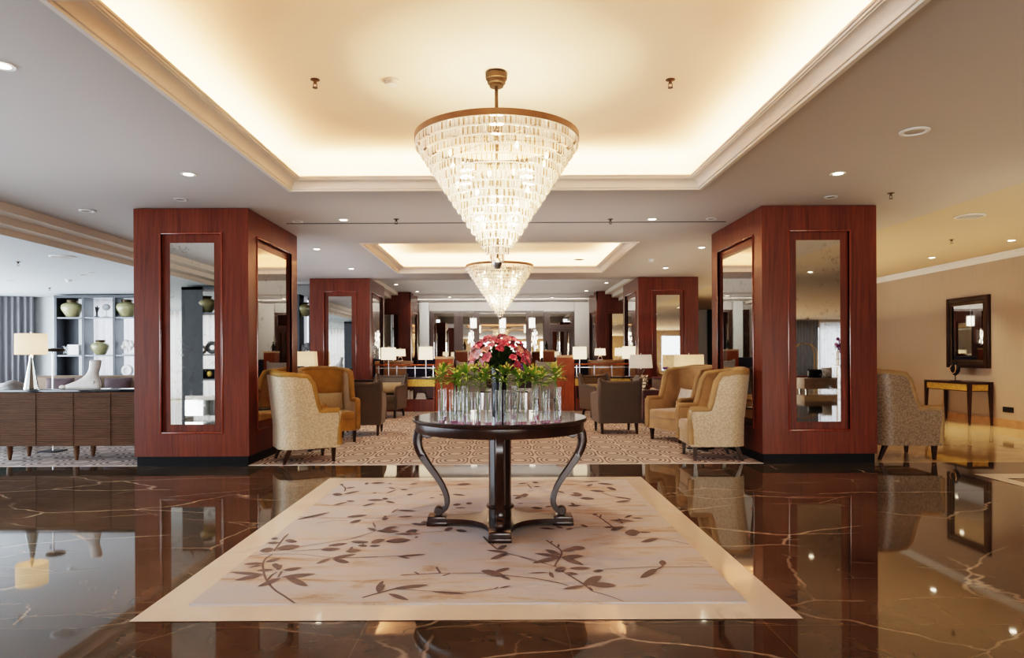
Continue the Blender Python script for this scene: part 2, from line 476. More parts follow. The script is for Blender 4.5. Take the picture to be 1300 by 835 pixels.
def curtain_mat(name, col, tr):
    t = NT(name); n = t.noise(t.coords((30, 30, 3)), 1, 3)
    c = t.ramp(n, [(.3, tuple(k*.8 for k in col)), (.7, col)])
    d = t.n('ShaderNodeBsdfDiffuse'); t.l(c, d.inputs[0])
    l_ = t.n('ShaderNodeBsdfTranslucent'); t.l(c, l_.inputs[0])
    mx = t.n('ShaderNodeMixShader'); mx.inputs[0].default_value = tr
    t.l(d.outputs[0], mx.inputs[1]); t.l(l_.outputs[0], mx.inputs[2])
    return t.done(mx.outputs[0])
M['sheer'] = curtain_mat('sheer_curtain', (.85, .85, .88), .65)
M['drape'] = curtain_mat('grey_drape', (.19, .19, .20), .12)

# ---------------------------------------------------------------- room shell
ZC, ZL, ZH = 2.95, 2.69, 3.27      # main ceiling, lounge ceiling, raised ceiling
LX, RX, YB = -12.0, 8.5, 26.0
def plate(name, mats, x0, x1, y0, y1, z, th=.06):
    return struct(MB().box(x0, x1, y0, y1, z-th, z).build(name, mats, smooth=None))
YC = 7.83
plate('floor', M['marble'], LX, 18, -2.4, YC, 0)
plate('floor', M['beige_marble'], LX, 18, -18, -2.4, 0)
plate('floor', M['carpet'], LX, 3.62, YC, YB, .004, .064)
plate('floor', M['beige_marble'], 3.62, RX, YC, YB, 0)
# --- ceiling with openings
def cells(xs, ys, z, holes, name, mats, up=.25):
    m = MB()
    for x0, x1 in zip(xs, xs[1:]):
        for y0, y1 in zip(ys, ys[1:]):
            cx, cy = (x0+x1)/2, (y0+y1)/2
            if any(h[0] < cx < h[1] and h[2] < cy < h[3] for h in holes): continue
            m.quad((x0, y0, z), (x0, y1, z), (x1, y1, z), (x1, y0, z))
    return struct(m.build(name, mats, smooth=None))
C1 = (-2.16, 2.04, 3.22, 7.0); C2 = (-2.12, 2.06, 10.3, 14.0); HB = (-3.70, 3.70, 15.35, YB)
cells([-5.44, HB[0], C1[0], C2[0], C1[1], C2[1], HB[1], 5.2], [-18, C1[2], C1[3], C2[2], C2[3], HB[2], YB], ZC, [C1, C2, HB], 'ceiling', M['ceiling'])
cells([5.2, RX, 18], [-18, 3.5, YB], ZC, [(RX, 18, 3.5, YB)], 'ceiling', M['ceil_right'])
cells([LX, -5.85], [-4.5, 16.3], ZL, [], 'ceiling', M['ceil_left'])
def steps(name, x_in, sgn, zs, xs, y0, y1, mats):
    m = MB(); x = x_in
    for k in range(len(zs)-1):
        m.quad((x, y0, zs[k]), (x, y1, zs[k]), (x, y1, zs[k+1]), (x, y0, zs[k+1]))
        if k < len(xs):
            m.quad((x, y0, zs[k+1]), (x, y1, zs[k+1]), (xs[k], y1, zs[k+1]), (xs[k], y0, zs[k+1])); x = xs[k]
    return struct(m.build(name, mats, smooth=None, merge=0))
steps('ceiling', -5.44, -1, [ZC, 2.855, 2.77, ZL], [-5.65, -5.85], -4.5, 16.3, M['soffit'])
struct(MB().box(-5.85, -5.40, 16.3, 16.34, ZL, ZC).build('ceiling', M['soffit'], smooth=None))
# raised ceiling over the far lounge
m = MB(); m.quad((-3.28, HB[2], ZH), (-3.28, YB, ZH), (3.28, YB, ZH), (3.28, HB[2], ZH))
m.quad((-3.28, HB[2], ZC), (3.28, HB[2], ZC), (3.28, HB[2], ZH), (-3.28, HB[2], ZH))
struct(m.build('ceiling', M['ceiling'], smooth=None))
steps('ceiling', -3.28, -1, [ZH, 3.165, 3.06, ZC], [-3.49, -3.70], HB[2], YB, M['soffit'])
steps('ceiling', 3.28, 1, [ZH, 3.165, 3.06, ZC], [3.49, 3.70], HB[2], YB, M['cornice'])  # lighter paint here stands in for daylight on the risers
struct(MB().box(-3.2, 3.2, 22.3, 22.36, 3.21, 3.269).build('ceiling', M['ceiling'], smooth=None))
def coffer(c, z1=3.32, off=.26):
    x0, x1, y0, y1 = c
    m = MB(); a0, a1, b0, b1 = x0-off, x1+off, y0-off, y1+off
    rr = .16; prof = [(0, 3.0), (0, z1-rr)] + [(rr-rr*math.cos(R(a)), z1-rr+rr*math.sin(R(a))) for a in (30, 60, 90)]
    rings = []
    for o, z in prof:
        rings.append([(a0+o, b0+o, z), (a1-o, b0+o, z), (a1-o, b1-o, z), (a0+o, b1-o, z)])
    for p, q in zip(rings, rings[1:]):
        for i in range(4): m.quad(p[i], p[(i+1) % 4], q[(i+1) % 4], q[i])
    m.poly(rings[-1])
    p = rings[0]; q = [(x0, y0, 3.0), (x1, y0, 3.0), (x1, y1, 3.0), (x0, y1, 3.0)]
    for i in range(4): m.quad(p[i], p[(i+1) % 4], q[(i+1) % 4], q[i])
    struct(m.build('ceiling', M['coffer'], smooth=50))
    # cornice profile, offset inward from the opening
    pr = [(-.02, 2.95), (-.02, 2.938), (.012, 2.938), (.014, 2.955), (.026, 2.957), (.028, 2.966)]
    for k in range(1, 7):
        a = k/6*PI/2
        pr.append((.028 + .075*(1-math.cos(a)), 2.966 + .062*math.sin(a)))
    pr += [(.104, 3.034), (.116, 3.036), (.118, 3.048), (.128, 3.050), (.130, 3.064), (.10, 3.066), (.07, 3.03), (.0, 3.0)]
    m = MB(); rings = [[(x0+o, y0+o, z), (x1-o, y0+o, z), (x1-o, y1-o, z), (x0+o, y1-o, z)] for o, z in pr]
    for p, q in zip(rings, rings[1:]):
        for i in range(4): m.quad(p[i], p[(i+1) % 4], q[(i+1) % 4], q[i])
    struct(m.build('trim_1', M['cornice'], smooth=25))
coffer(C1); coffer(C2)
# slot diffuser line across the ceiling
struct(MB().box(-2.75, 2.88, 8.73, 8.765, ZC-.004, ZC+.01).build('trim_2', M['slot'], smooth=None))
# --- walls
def wallbox(name, mats, *b): return struct(MB().box(*b).build(name, mats, smooth=None))
wallbox('wall_right', M['wall_warm'], RX, RX+.15, 3.5, YB, 0, ZC)
wallbox('wall_right', M['wall_warm'], RX+.15, 18, 3.35, 3.5, 0, ZC)
wallbox('wall_right', M['wall_warm'], 18, 18.15, -18, 3.5, 0, ZC)
wallbox('baseboard_right', M['skirting'], RX-.02, RX-.001, 3.5, YB-.02, 0, .14)
m = MB()
for x, z0, z1 in ((.02, 2.84, 2.87), (.05, 2.87, 2.91), (.09, 2.91, 2.949)):
    m.box(RX-x, RX-.001, 3.5, YB-.02, z0, z1)
struct(m.build('trim_3', M['white'], smooth=None))
wallbox('wall_back', M['wall_back'], -4.3, RX+.15, YB, YB+.15, 0, ZH+.05)
wallbox('wall_left', M['wall_back'], -4.45, -4.3, 16.75, YB, 0, ZH)
# rear end of the hall and lounge, with window openings
def wall_with_windows(name, mat, fixed, a0, a1, z1, wins, axis, th=.15):
    """wall along axis 'x' (at y=fixed) or 'y' (at x=fixed); wins = (lo, hi, zlo, zhi)"""
    m = MB(); t0, t1 = sorted((fixed, fixed+th))
    def bx(p, q, z0, z1_):
        if q-p < 1e-4 or z1_-z0 < 1e-4: return
        if axis == 'x': m.box(p, q, t0, t1, z0, z1_)
        else: m.box(t0, t1, p, q, z0, z1_)
    cur = a0
    for lo, hi, zl, zh in wins:
        bx(cur, lo, 0, z1); bx(lo, hi, 0, zl); bx(lo, hi, zh, z1); cur = hi
    bx(cur, a1, 0, z1)
    struct(m.build(name, mat, smooth=None))
    for lo, hi, zl, zh in wins:
        global WN
        WN += 1
        f = MB(); n = max(1, round((hi-lo)/1.4)); mid = (t0+t1)/2
        def fb(p, q, z0, z1_):
            if axis == 'x': f.box(p, q, mid-.03, mid+.03, z0, z1_)
            else: f.box(mid-.03, mid+.03, p, q, z0, z1_)
        for k in range(n+1):
            c = lo+(hi-lo)*k/n; fb(max(lo, c-.025), min(hi, c+.025), zl, zh)
        fb(lo, hi, zl, zl+.05); fb(lo, hi, zh-.05, zh)
        struct(f.build('window_%d' % WN, M['window_frame'], smooth=None))
WN = 0
LW = [(-3.6, 1.5, .25, 2.5), (2.5, 8.6, .25, 2.5), (9.4, 15.4, .25, 2.5)]
wall_with_windows('wall_left', M['wall_grey'], LX, -4.5, 16.3, ZL, LW, 'y', -.15)
wall_with_windows('wall_left', M['wall_grey'], 16.3, LX, -4.3, ZL+.3, [(-9.75, -4.6, .75, 2.64)], 'x')
wall_with_windows('wall_rear', M['wall_grey'], -4.5, LX, -4.2, ZC, [(-10.9, -7.6, .1, 2.5)], 'x', -.15)
wallbox('wall_rear', M['wall_warm'], -4.35, -4.2, -18, -4.65, 0, ZC)
wall_with_windows('wall_rear', M['wall_warm'], -18, -4.35, 18.15, ZC, [(-3, 2.5, .1, 2.6), (4, 9.5, .1, 2.6), (11.2, 17.2, .1, 2.6)], 'x', -.15)
def curtain(name, label, p0, p1, z0, z1, mat, amp=.06, n=None, group=None):
    p0, p1 = Vector(p0), Vector(p1); d = p1-p0; L = d.length; d.normalize(); nn = Vector((-d.y, d.x))
    folds = n or max(3, int(L/.16)); k = folds*8; P = []
    for i in range(k+1):
        s = i/k*L; ph = i/8*2*PI; a = amp*(math.sin(ph)*.8 + .25*math.sin(ph*.37+1))
        r = []
        for j in range(5):
            z = z0+(z1-z0)*j/4; q = p0 + d*s + nn*a*(1-.35*j/4)
            r.append((q.x, q.y, z))
        P.append(r)
    m = MB(); m.grid(P)
    o = m.build(name, mat, smooth=80)
    return tag(o, label, 'curtain', group)
curtain('curtain', 'heavy grey pleated drape hanging floor to ceiling in the far lounge corner', (-11.93, 15.9), (-11.02, 16.1), .02, ZL-.01, M['drape'], .07, 7)
curtain('sheer_curtain', 'white sheer curtain glowing with daylight behind the open display shelf', (-9.75, 16.2), (-4.6, 16.2), .03, ZL-.02, M['sheer'], .035)
curtain('curtain', 'grey drape behind the luggage cart, seen only in the hall side column mirror', (13.9, -17.75), (15.5, -17.75), .02, 2.9, M['drape'], .08)
curtain('sheer_curtain', 'pale sheer curtain over the hall window, seen only as a reflection', (15.6, -17.8), (17.4, -17.8), .02, 2.8, M['sheer'], .05)
curtain('sheer_curtain', 'pale sheer curtain reflected beside the dark shelf in the column mirror', (-10.9, -4.38), (-7.5, -4.38), .02, 2.6, M['sheer'], .05)
# ---------------------------------------------------------------- columns
def frame_face(m, w, z0, z1, ow, oz0, oz1, y, th, mi=0):
    """a flat slab with a rectangular hole, in local XZ, front at -y"""
    for x0, x1, a, b in ((-w/2, -ow/2, z0, z1), (ow/2, w/2, z0, z1), (-ow/2, ow/2, z0, oz0), (-ow/2, ow/2, oz1, z1)):
        m.box(x0, x1, y, y+th, a, b, mi)
def column(label, cx, y0, w, dp, top=ZC, step=None):
    cy = y0+dp/2
    t = thing('column', label, 'column', (cx, cy, 0), kind='thing')
    T = .035
    m = MB()
    hz = top-.006
    if step:      # silhouette follows the stepped ceiling
        s = step; xi = s*(-w/2+T); xo = s*(w/2-T)
        px = [xi, xi, s*(3.27)-cx, s*(3.27)-cx, s*(3.48)-cx, s*3.48-cx, s*3.69-cx, s*3.69-cx, xo, xo]
        pz = [.11, ZH-.006, ZH-.006, 3.16, 3.16, 3.055, 3.055, ZC-.006, ZC-.006, .11]
        a = [m.bm.verts.new((x, -dp/2+T, z)) for x, z in zip(px, pz)]
        b = [m.bm.verts.new((x, dp/2-T, z)) for x, z in zip(px, pz)]
        m.bm.faces.new(a); m.bm.faces.new(b[::-1])
        for i in range(len(a)): m.bm.faces.new((a[i], a[(i+1) % len(a)], b[(i+1) % len(a)], b[i]))
        for x0, x1, zt in ((-w/2, s*3.27-cx, ZH-.006), (s*3.27-cx, s*3.48-cx, 3.16), (s*3.48-cx, s*3.69-cx, 3.055)) if s > 0 else \
                          ((s*3.27-cx, w/2, ZH-.006), (s*3.48-cx, s*3.27-cx, 3.16), (s*3.69-cx, s*3.48-cx, 3.055)):
            m.box(x0, x1, -dp/2, -dp/2+T, ZC-.006, zt)
        m.box(s*-w/2, s*(-w/2+T), -dp/2, dp/2, ZC-.006, ZH-.006)
        hz = ZC-.006
    else:
        m.box(-w/2+T, w/2-T, -dp/2+T, dp/2-T, .11, hz)
    m.build('core', M['mahogany'], t, smooth=None)
    MB().box(-w/2+.02, w/2-.02, -dp/2+.02, dp/2-.02, .0, .11).build('plinth', M['plinth'], t, smooth=None)
    for k, (fw, fd, ow, mw) in enumerate(((w, dp, .725, .505), (dp, w, dp*.72, dp*.60), (w, dp, .725, .505), (dp, w, dp*.72, dp*.60))):
        rot = Matrix.Rotation(k*PI/2, 4, 'Z')
        oz0, oz1, mz0, mz1 = .37, 2.67, .475, 2.555
        g = MB(); ww = fw if k % 2 == 0 else fw-2*T
        frame_face(g, ww, .11, hz, ow, oz0, oz1, -fd/2, T)
        bmesh.ops.transform(g.bm, matrix=rot, verts=g.bm.verts)
        pn = g.build('panel', M['mahogany'], t, smooth=None)
        g = MB(); b = .022
        for x0, x1, a, c in ((-ow/2, -ow/2+b, oz0, oz1), (ow/2-b, ow/2, oz0, oz1), (-ow/2+b, ow/2-b, oz0, oz0+b), (-ow/2+b, ow/2-b, oz1-b, oz1)):
            g.box(x0, x1, -fd/2-.012, -fd/2+.02, a, c, 0, .006, 2)
        bmesh.ops.transform(g.bm, matrix=rot, verts=g.bm.verts)
        g.build('bead_moulding', M['bead'], t)
        g = MB(); g.box(-mw/2, mw/2, -fd/2+T-.006, -fd/2+T+.002, mz0, mz1)
        bmesh.ops.transform(g.bm, matrix=rot, verts=g.bm.verts)
        g.build('mirror', M['mirror'], t, smooth=None)
    return t
CW, CD = 1.31, 1.86
column('large mahogany column with antiqued mirror behind the cream wing chair and mustard armchair', -3.545, 7.8, CW, CD)
column('large mahogany column with antiqued mirror between the camel armchairs and the lone bronze wing chair', 3.63, 7.8, CW, CD)
column('second mahogany column along the lounge shelf, rising behind the mustard wing chair', -3.53, 14.9, CW, CD)
column('second mahogany column on the hall side, rising behind the plum sofa and drum lamps', 3.64, 14.9, CW, CD)
column('far mahogany column beside the pale pier, two small lamps before it', -3.53, 21.6, CW, CD, ZH, -1)
column('far mahogany column with stepped top beside the dark door', 3.66, 21.6, CW, CD, ZH, 1)

# ---------------------------------------------------------------- marble border and rug
RUG = (-1.573, 1.226, 3.42, 6.775); BOR = (-1.764, 1.417, 3.222, 6.985)
def border(name, label, o, i, z=.003):
    m = MB()
    O = [(o[0], o[2]), (o[1], o[2]), (o[1], o[3]), (o[0], o[3])]; I = [(i[0], i[2]), (i[1], i[2]), (i[1], i[3]), (i[0], i[3])]
    for k in range(4):
        l = (k+1) % 4
        m.poly([(*O[k], z), (*O[l], z), (*I[l], z), (*I[k], z)])
    return m.build(name, M['cream'], smooth=None)
b_ = border('trim_4', '', BOR, RUG); struct(b_)
b_ = border('trim_5', '', (4.87, 8.0, 3.3, 7.06), (5.03, 7.84, 3.46, 6.80)); struct(b_)
ZR = .012
rg = MB(); rg.box(RUG[0], RUG[1], RUG[2], RUG[3], 0.0, ZR, 0)
LZ = [0]
def rleaf(p0, p1, w):
    LZ[0] += 1
    (x0, y0), (x1, y1) = p0, p1
    dx, dy = x1-x0, y1-y0; L = math.hypot(dx, dy) or 1
    nx, ny = -dy/L, dx/L
    prof = [(0, .06), (.12, .5), (.3, .9), (.5, 1), (.68, .85), (.84, .55), (.95, .22), (1, 0.02)]
    A_ = []; B_ = []
    for s, h in prof:
        x, y = x0+dx*s, y0+dy*s
        A_.append((x+nx*w*h, y+ny*w*h)); B_.append((x-nx*w*h, y-ny*w*h))
    pts = A_ + B_[::-1]
    out = []
    for x, y in pts:
        q = on_floor(x, y, ZR); q.z = ZR+.0022+.000008*LZ[0]
        q.x = min(max(q.x, RUG[0]+.004), RUG[1]-.004); q.y = min(max(q.y, RUG[2]+.004), RUG[3]-.004)
        out.append(q)
    n = len(A_)
    va = [rg.bm.verts.new(p) for p in out]
    for k in range(n-1):
        f = rg.bm.faces.new((va[k], va[k+1], va[2*n-2-k], va[2*n-1-k])); f.material_index = 1
def rstem(pts, w, mi=1):
    # smooth the polyline
    P = []
    for i in range(len(pts)-1):
        p0, p1, p2, p3 = pts[max(i-1, 0)], pts[i], pts[i+1], pts[min(i+2, len(pts)-1)]
        for k in range(6):
            u = k/6
            P.append(tuple(.5*((2*b)+(-a+c)*u+(2*a-5*b+4*c-d)*u*u+(-a+3*b-3*c+d)*u**3) for a, b, c, d in zip(p0, p1, p2, p3)))
    P.append(pts[-1])
    F_ = [on_floor(x, y, ZR) for x, y in P]
    V = []; LZ[0] += 1
    for i, p in enumerate(F_):
        t = F_[min(i+1, len(F_)-1)] - F_[max(i-1, 0)]; t.z = 0
        if t.length < 1e-6: t = Vector((1, 0, 0))
        t.normalize(); n = Vector((-t.y, t.x, 0))*w/2
        r = []
        for q in (p+n, p-n):
            q.x = min(max(q.x, RUG[0]+.003), RUG[1]-.003); q.y = min(max(q.y, RUG[2]+.003), RUG[3]-.003); q.z = ZR+.0016+.000003*LZ[0]
            r.append(rg.bm.verts.new(q))
        V.append(r)
    for a, b in zip(V, V[1:]):
        f = rg.bm.faces.new((a[0], a[1], b[1], b[0])); f.material_index = mi
def crop(ox, oy, sc, leaves, stems, thin=()):
    c = lambda x, y: (ox+x/sc, oy+y/sc)
    for x0, y0, x1, y1, w in leaves: rleaf(c(x0, y0), c(x1, y1), w/sc)
    for s in stems: rstem([c(*p) for p in s], .013)
    for s in thin: rstem([c(*p) for p in s], .007, 2)
crop(230, 680, 5.2, [(545,182,410,190,9),(555,175,660,150,10),(540,192,440,212,6),(610,226,495,232,8),(598,192,660,208,17),(628,225,668,195,14),(670,230,800,212,9),(540,255,318,242,9),(545,257,355,295,12),(660,275,890,252,12),(690,275,838,332,19),(660,280,503,338,13),
  (640,18,592,22,7),(690,32,767,40,11),(650,46,565,50,8),(625,88,785,68,17),(612,88,518,103,16),
  (990,150,1158,122,9),(990,150,890,186,9),(1000,157,1112,178,13),(920,95,1055,88,11),(968,66,1100,52,9),(1120,40,1235,45,9),(1085,105,1190,98,12),(1105,102,1135,74,8),(1165,66,1230,70,8),(1195,66,1205,52,5),(1245,68,1300,68,7)],
  [[(770,462),(690,405),(620,360),(575,310),(550,260),(540,190),(560,150),(600,125)],[(565,300),(600,260),(632,240)],[(640,275),(665,235)],[(612,100),(640,65),(690,0)]],
  [[(430,140),(520,125),(600,122),(780,122),(900,135),(990,145),(1150,145),(1300,138)],[(620,105),(780,75),(1000,40),(1200,5)],[(700,105),(920,88),(1000,62)]])
crop(460, 680, 5.2, [(55,50,150,28,11),(45,70,120,67,7),(0,42,42,42,6),(0,65,32,68,6),(155,40,318,28,14),(345,14,370,8,5),(228,135,316,152,6),(228,138,418,124,6),
  (785,232,945,268,19),(865,245,970,214,11),(910,268,980,292,8),(103,376,110,318,18),(105,376,150,322,14),(100,350,140,300,14),(203,350,440,325,11),(172,385,306,426,13),(458,370,692,387,8),(905,347,982,332,5),(868,353,902,340,4),
  (890,90,957,66,13),(962,112,818,97,8),(962,118,843,157,12),(858,62,872,45,4)],
  [[(0,410),(60,392),(130,372),(210,352)],[(255,260),(380,255),(515,248)],[(380,258),(345,240)],[(515,248),(488,208)],[(530,265),(577,250)],[(800,5),(835,45),(885,85),(900,92)]],
  [[(0,145),(230,134)],[(515,248),(800,248),(980,265),(1150,285),(1300,315)],[(210,352),(350,360),(460,367),(700,373),(890,346)],[(960,118),(1130,160),(1270,205)]])
crop(660, 640, 5.2, [(270,312,400,290,12),(330,292,432,290,14),(268,335,165,302,13),(272,350,93,325,10),(268,352,83,390,13),(272,352,420,343,14),(278,355,422,402,14),
  (228,440,302,424,16),(192,450,225,487,13),(190,452,53,457,4),(298,455,385,463,9),(325,425,468,424,11),(480,446,552,438,9),(415,532,542,478,25),(455,530,638,538,17),(425,540,283,562,10),(458,545,486,580,5),
  (553,153,630,152,7),(598,172,688,148,13),(588,106,757,112,7),(650,96,680,128,9),(690,90,742,74,6),(740,92,818,95,4),(692,190,795,188,21),(775,186,870,188,5),(798,252,918,226,11),(910,430,793,486,19),(918,385,968,392,17),(398,138,452,152,7),(128,158,232,165,6),(238,150,288,160,5),(302,168,352,160,6),(478,70,512,68,6)],
  [[(175,238),(210,262),(265,300),(275,330),(240,390),(230,412)],[(255,285),(255,265)],[(205,255),(213,245)],[(485,65),(530,90),(612,150)],[(530,88),(536,70)],[(940,412),(945,396)],[(300,455),(415,525),(480,575)],[(905,430),(942,412)]],
  [[(0,347),(90,375),(230,412),(300,455)],[(480,575),(600,610),(725,660)],[(0,480),(100,490),(250,518),(320,540)],[(915,228),(1000,240),(1115,265)],[(550,430),(700,422),(920,415),(1270,415)],[(345,160),(400,150),(560,150)]])
crop(360, 604, 5.417, [(557,58,586,50,7),(600,52,697,48,6),(718,55,747,55,3),(335,130,408,128,10),(412,126,527,105,5),(385,64,415,58,4),(425,86,495,80,4),(338,205,442,180,5),(430,175,492,175,5),(578,168,690,166,6),(678,158,720,158,7),(700,176,768,187,7),(542,210,628,188,5),
  (92,302,322,252,6),(433,285,577,270,8),(453,325,537,303,8),(612,122,642,117,3),(703,122,777,97,4),(720,82,775,92,4),(803,97,857,95,4),(848,132,890,128,6),(738,256,792,228,5),(778,238,912,243,6),(783,285,890,279,6),(675,300,722,294,11),(685,285,712,278,5),
  (640,377,575,362,9),(635,362,613,318,6),(640,380,797,384,11),(680,372,780,350,10),(760,403,950,400,7),(838,388,922,374,11),(0,432,38,398,5),(8,446,92,453,11),(468,455,587,456,8),(603,456,697,440,11),(708,450,872,440,13),(878,330,985,340,8),(938,332,988,318,11),(1103,378,1167,360,12),(1183,376,1262,384,10),
  (1188,62,1292,57,8),(1068,130,1102,134,4),(1160,128,1252,136,6),(1163,202,1222,197,8),(1178,222,1257,222,4),(1253,192,1300,190,8),(870,60,930,50,3),(1000,155,1040,150,3)],
  [[(400,64),(424,85),(420,107)]], [[(100,280),(300,290),(450,290)],[(430,440),(560,405),(630,380)],[(225,328),(330,310),(440,310)],[(550,290),(650,290),(780,270)],[(940,390),(1100,382)],[(880,225),(1100,195)],[(780,95),(1000,70),(1190,60)]])
crop(620, 604, 5.417, [(183,158,250,130,9),(225,140,277,130,12),(160,136,242,140,4),(293,220,377,226,8),(200,56,275,50,4),(300,46,347,48,5),(310,76,357,75,4),(578,118,652,134,9),(558,130,642,140,6),(628,155,732,160,9),(468,105,527,120,5),(673,72,722,60,7),(748,52,862,62,6),(812,80,882,98,9),(698,102,802,110,7),(860,145,990,162,5),(873,183,977,172,7),(543,208,640,206,7),(565,188,602,206,7),(388,216,442,210,5),(650,42,772,37,3),(200,190,240,192,3)],
  [[(270,60),(296,86)],[(780,115),(850,140),(980,163)]], [[(160,185),(300,190),(430,185)],[(450,100),(580,115)],[(180,70),(270,62)],[(640,205),(760,200)]])
rg_o = rg.build('floral_rug', [M['rug'], M['rug_leaf'], M['rug_stem']], smooth=None, merge=0)
tag(rg_o, 'pale mottled wool rug with dark leafy branches, set inside the cream marble border', 'rug')

# ---------------------------------------------------------------- centre table
TX, TY = -.017, 5.03
tb = thing('centre_table', 'round dark espresso pedestal table with four scrolled legs, standing on the floral rug', 'table', (TX, TY, ZR+.001))
MB().lathe([(.625, .757), (.634, .762), (.637, .770), (.634, .777), (.628, .780)], seg=72).build('table_top', M['dark_wood'], tb)
MB().lathe([(.632, .780), (.634, .784), (.632, .788), (.60, .788), (0, .788)], seg=72).build('glass_top', simple('dark_mirrored_glass', (.05, .047, .045), .02, 0, spec=1.0, coat=1), tb)
MB().lathe([(.585, .690), (.612, .690), (.617, .697), (.617, .755), (.60, .757)], seg=72).build('apron', M['dark_wood'], tb)
MB().lathe([(.082, .05), (.082, .69)], seg=12).build('pedestal', M['dark_wood'], tb, smooth=20)
MB().lathe([(.083, .118), (.098, .122), (.104, .132), (.098, .142), (.083, .146)], seg=24).build('collar', M['dark_wood'], tb)
pts = []
for k in range(4):
    a = k*PI/2
    loc = [(.53, -.075), (.53, .075), (.40, .075)]
    for i in range(1, 8):
        u = i/8
        # concave edge between this foot and the next
        loc.append((.40 - .325*(1-(1-u)**2), .075 + .325*u*u))
    for x, y in loc: pts.append((x*math.cos(a)-y*math.sin(a), x*math.sin(a)+y*math.cos(a)))
MB().prism(pts, .018, .052).build('plinth_base', M['dark_wood'], tb, smooth=20)
SL = [(.585,.69),(.600,.655),(.606,.60),(.588,.535),(.545,.46),(.492,.385),(.440,.310),(.404,.235),(.390,.170),(.400,.125),(.430,.098)]
def smooth2(pts, n=4):
    P = []
    for i in range(len(pts)-1):
        p0, p1, p2, p3 = pts[max(i-1, 0)], pts[i], pts[i+1], pts[min(i+2, len(pts)-1)]
        for k in range(n):
            u = k/n
            P.append(tuple(.5*((2*b)+(-a+c)*u+(2*a-5*b+4*c-d)*u*u+(-a+3*b-3*c+d)*u**3) for a, b, c, d in zip(p0, p1, p2, p3)))
    P.append(pts[-1]); return P
for k in range(4):
    rot = Matrix.Rotation(k*PI/2, 4, 'Z')
    m = MB(); P = smooth2(SL)
    th = [.075-.035*min(1, i/(len(P)*.6)) if i < len(P)*.6 else .040 for i in range(len(P))]
    m.sweep2(P, th, .056, mat=rot)
    m.lathe([(.028, -.030), (.034, -.024), (.034, .024), (.028, .030)], seg=18, mat=rot @ Matrix.Translation((.452, 0, .098)) @ Matrix.Rotation(PI/2, 4, 'X'))
    m.sweep2([(.475,.678),(.50,.66),(.53,.655),(.56,.665),(.585,.68)], [.02,.04,.05,.05,.05], .05, mat=rot)
    lg = m.build('leg', M['dark_wood'], tb, smooth=45)
    m = MB(); m.box(.385, .535, -.078, .078, .0, .030, 0, .005, mat=rot); m.box(.395, .528, -.07, .07, .030, .066, 0, .005, mat=rot)
    m.build('foot', M['dark_wood'], tb)
TT = ZR+.001+.788
# black vase and bouquet
vz = MB().lathe([(.0, 0), (.056, 0), (.058, .01), (.060, .2), (.064, .33), (.070, .375), (.074, .385), (.072, .385), (.066, .375), (.06, .33), (.055, .05), (0, .04)], seg=32, caps=False)
vo = vz.build('flower_vase', M['black_cer'], loc=(TX, TY+.02, TT))
tag(vo, 'tall black ceramic cylinder vase holding the pink bouquet on the table centre', 'vase')
PET = []
for i, (c0, c1) in enumerate((((.70, .10, .17), (.82, .30, .34)), ((.76, .34, .40), (.88, .58, .60)), ((.55, .03, .09), (.70, .11, .16)), ((.78, .22, .19), (.88, .46, .34)), ((.38, .01, .17), (.55, .04, .34)), ((.25, .10, .45), (.42, .24, .58)))):
    t = NT('petal_%s' % ('rose', 'blush', 'crimson', 'salmon', 'magenta', 'lilac')[i]); n = t.noise(t.coords((1,1,1)), 60, 2); c0 = tuple(k*.72 for k in c0); c1 = tuple(k*.72 for k in c1)
    PET.append(t.done(t.pbr(t.ramp(n, [(.3, c0), (.7, c1)]), .55, sheen=.2)))
def bloom_bm(n=6, L=.034, w=.0125, open_=.9):
    m = MB()
    for k in range(n):
        a = 2*PI*k/n + (.1 if k % 2 else 0); up = open_ + (.14 if k % 2 else 0)
        P = []
        for i in range(6):
            s = i/5; r_ = L*s*math.sin(up)*1.0; z = L*s*math.cos(up)*(1.4-.75*s*s)
            ww = w*(.25 + 1.5*s*(1-s)**.55*1.35) if s < 1 else .0015
            row = []
            for j in (-1, 0, 1):
                x, y = r_, j*ww
                row.append((x*math.cos(a)-y*math.sin(a), x*math.sin(a)+y*math.cos(a), z + abs(j)*ww*.35))
            P.append(row)
        m.grid(P)
    m.lathe([(.0015, 0), (.0012, .026)], seg=4)
    return m
bq = thing('flower_bouquet', 'dome of pink and coral alstroemeria blooms arranged in the black vase', 'flowers', (TX, TY+.02, TT+.36))
bmesh_cache = {}
def orient(d):
    return Vector(d).to_track_quat('Z', 'Y')
protos = []
for i in range(6):
    o = bloom_bm(6, .040 if i < 4 else .024, .0145 if i < 4 else .010, (.9, 1.05, .8, .95, 1.1, 1.1)[i]).build('blossom', PET[i], smooth=70)
    protos.append(o)
used = [False]*6
def put_bloom(i, p, d, parent, sc=1):
    if not used[i]: o = protos[i]; used[i] = True
    else: o = protos[i].copy(); COL.objects.link(o)
    o.parent = parent; o.location = p
    o.rotation_mode = 'QUATERNION'; q = orient(d); o.rotation_quaternion = q @ Vector((0,0,1)).rotation_difference(Vector((0,0,1))) if True else q
    o.scale = (sc,)*3
    return o
r2 = random.Random(11)
nb = 88
pos = []
for k in range(nb):
    f = (k+.5)/nb
    th = math.acos(1-1.12*f); ph = k*2.39996
    pos.append((th, ph))
stem_m = MB()
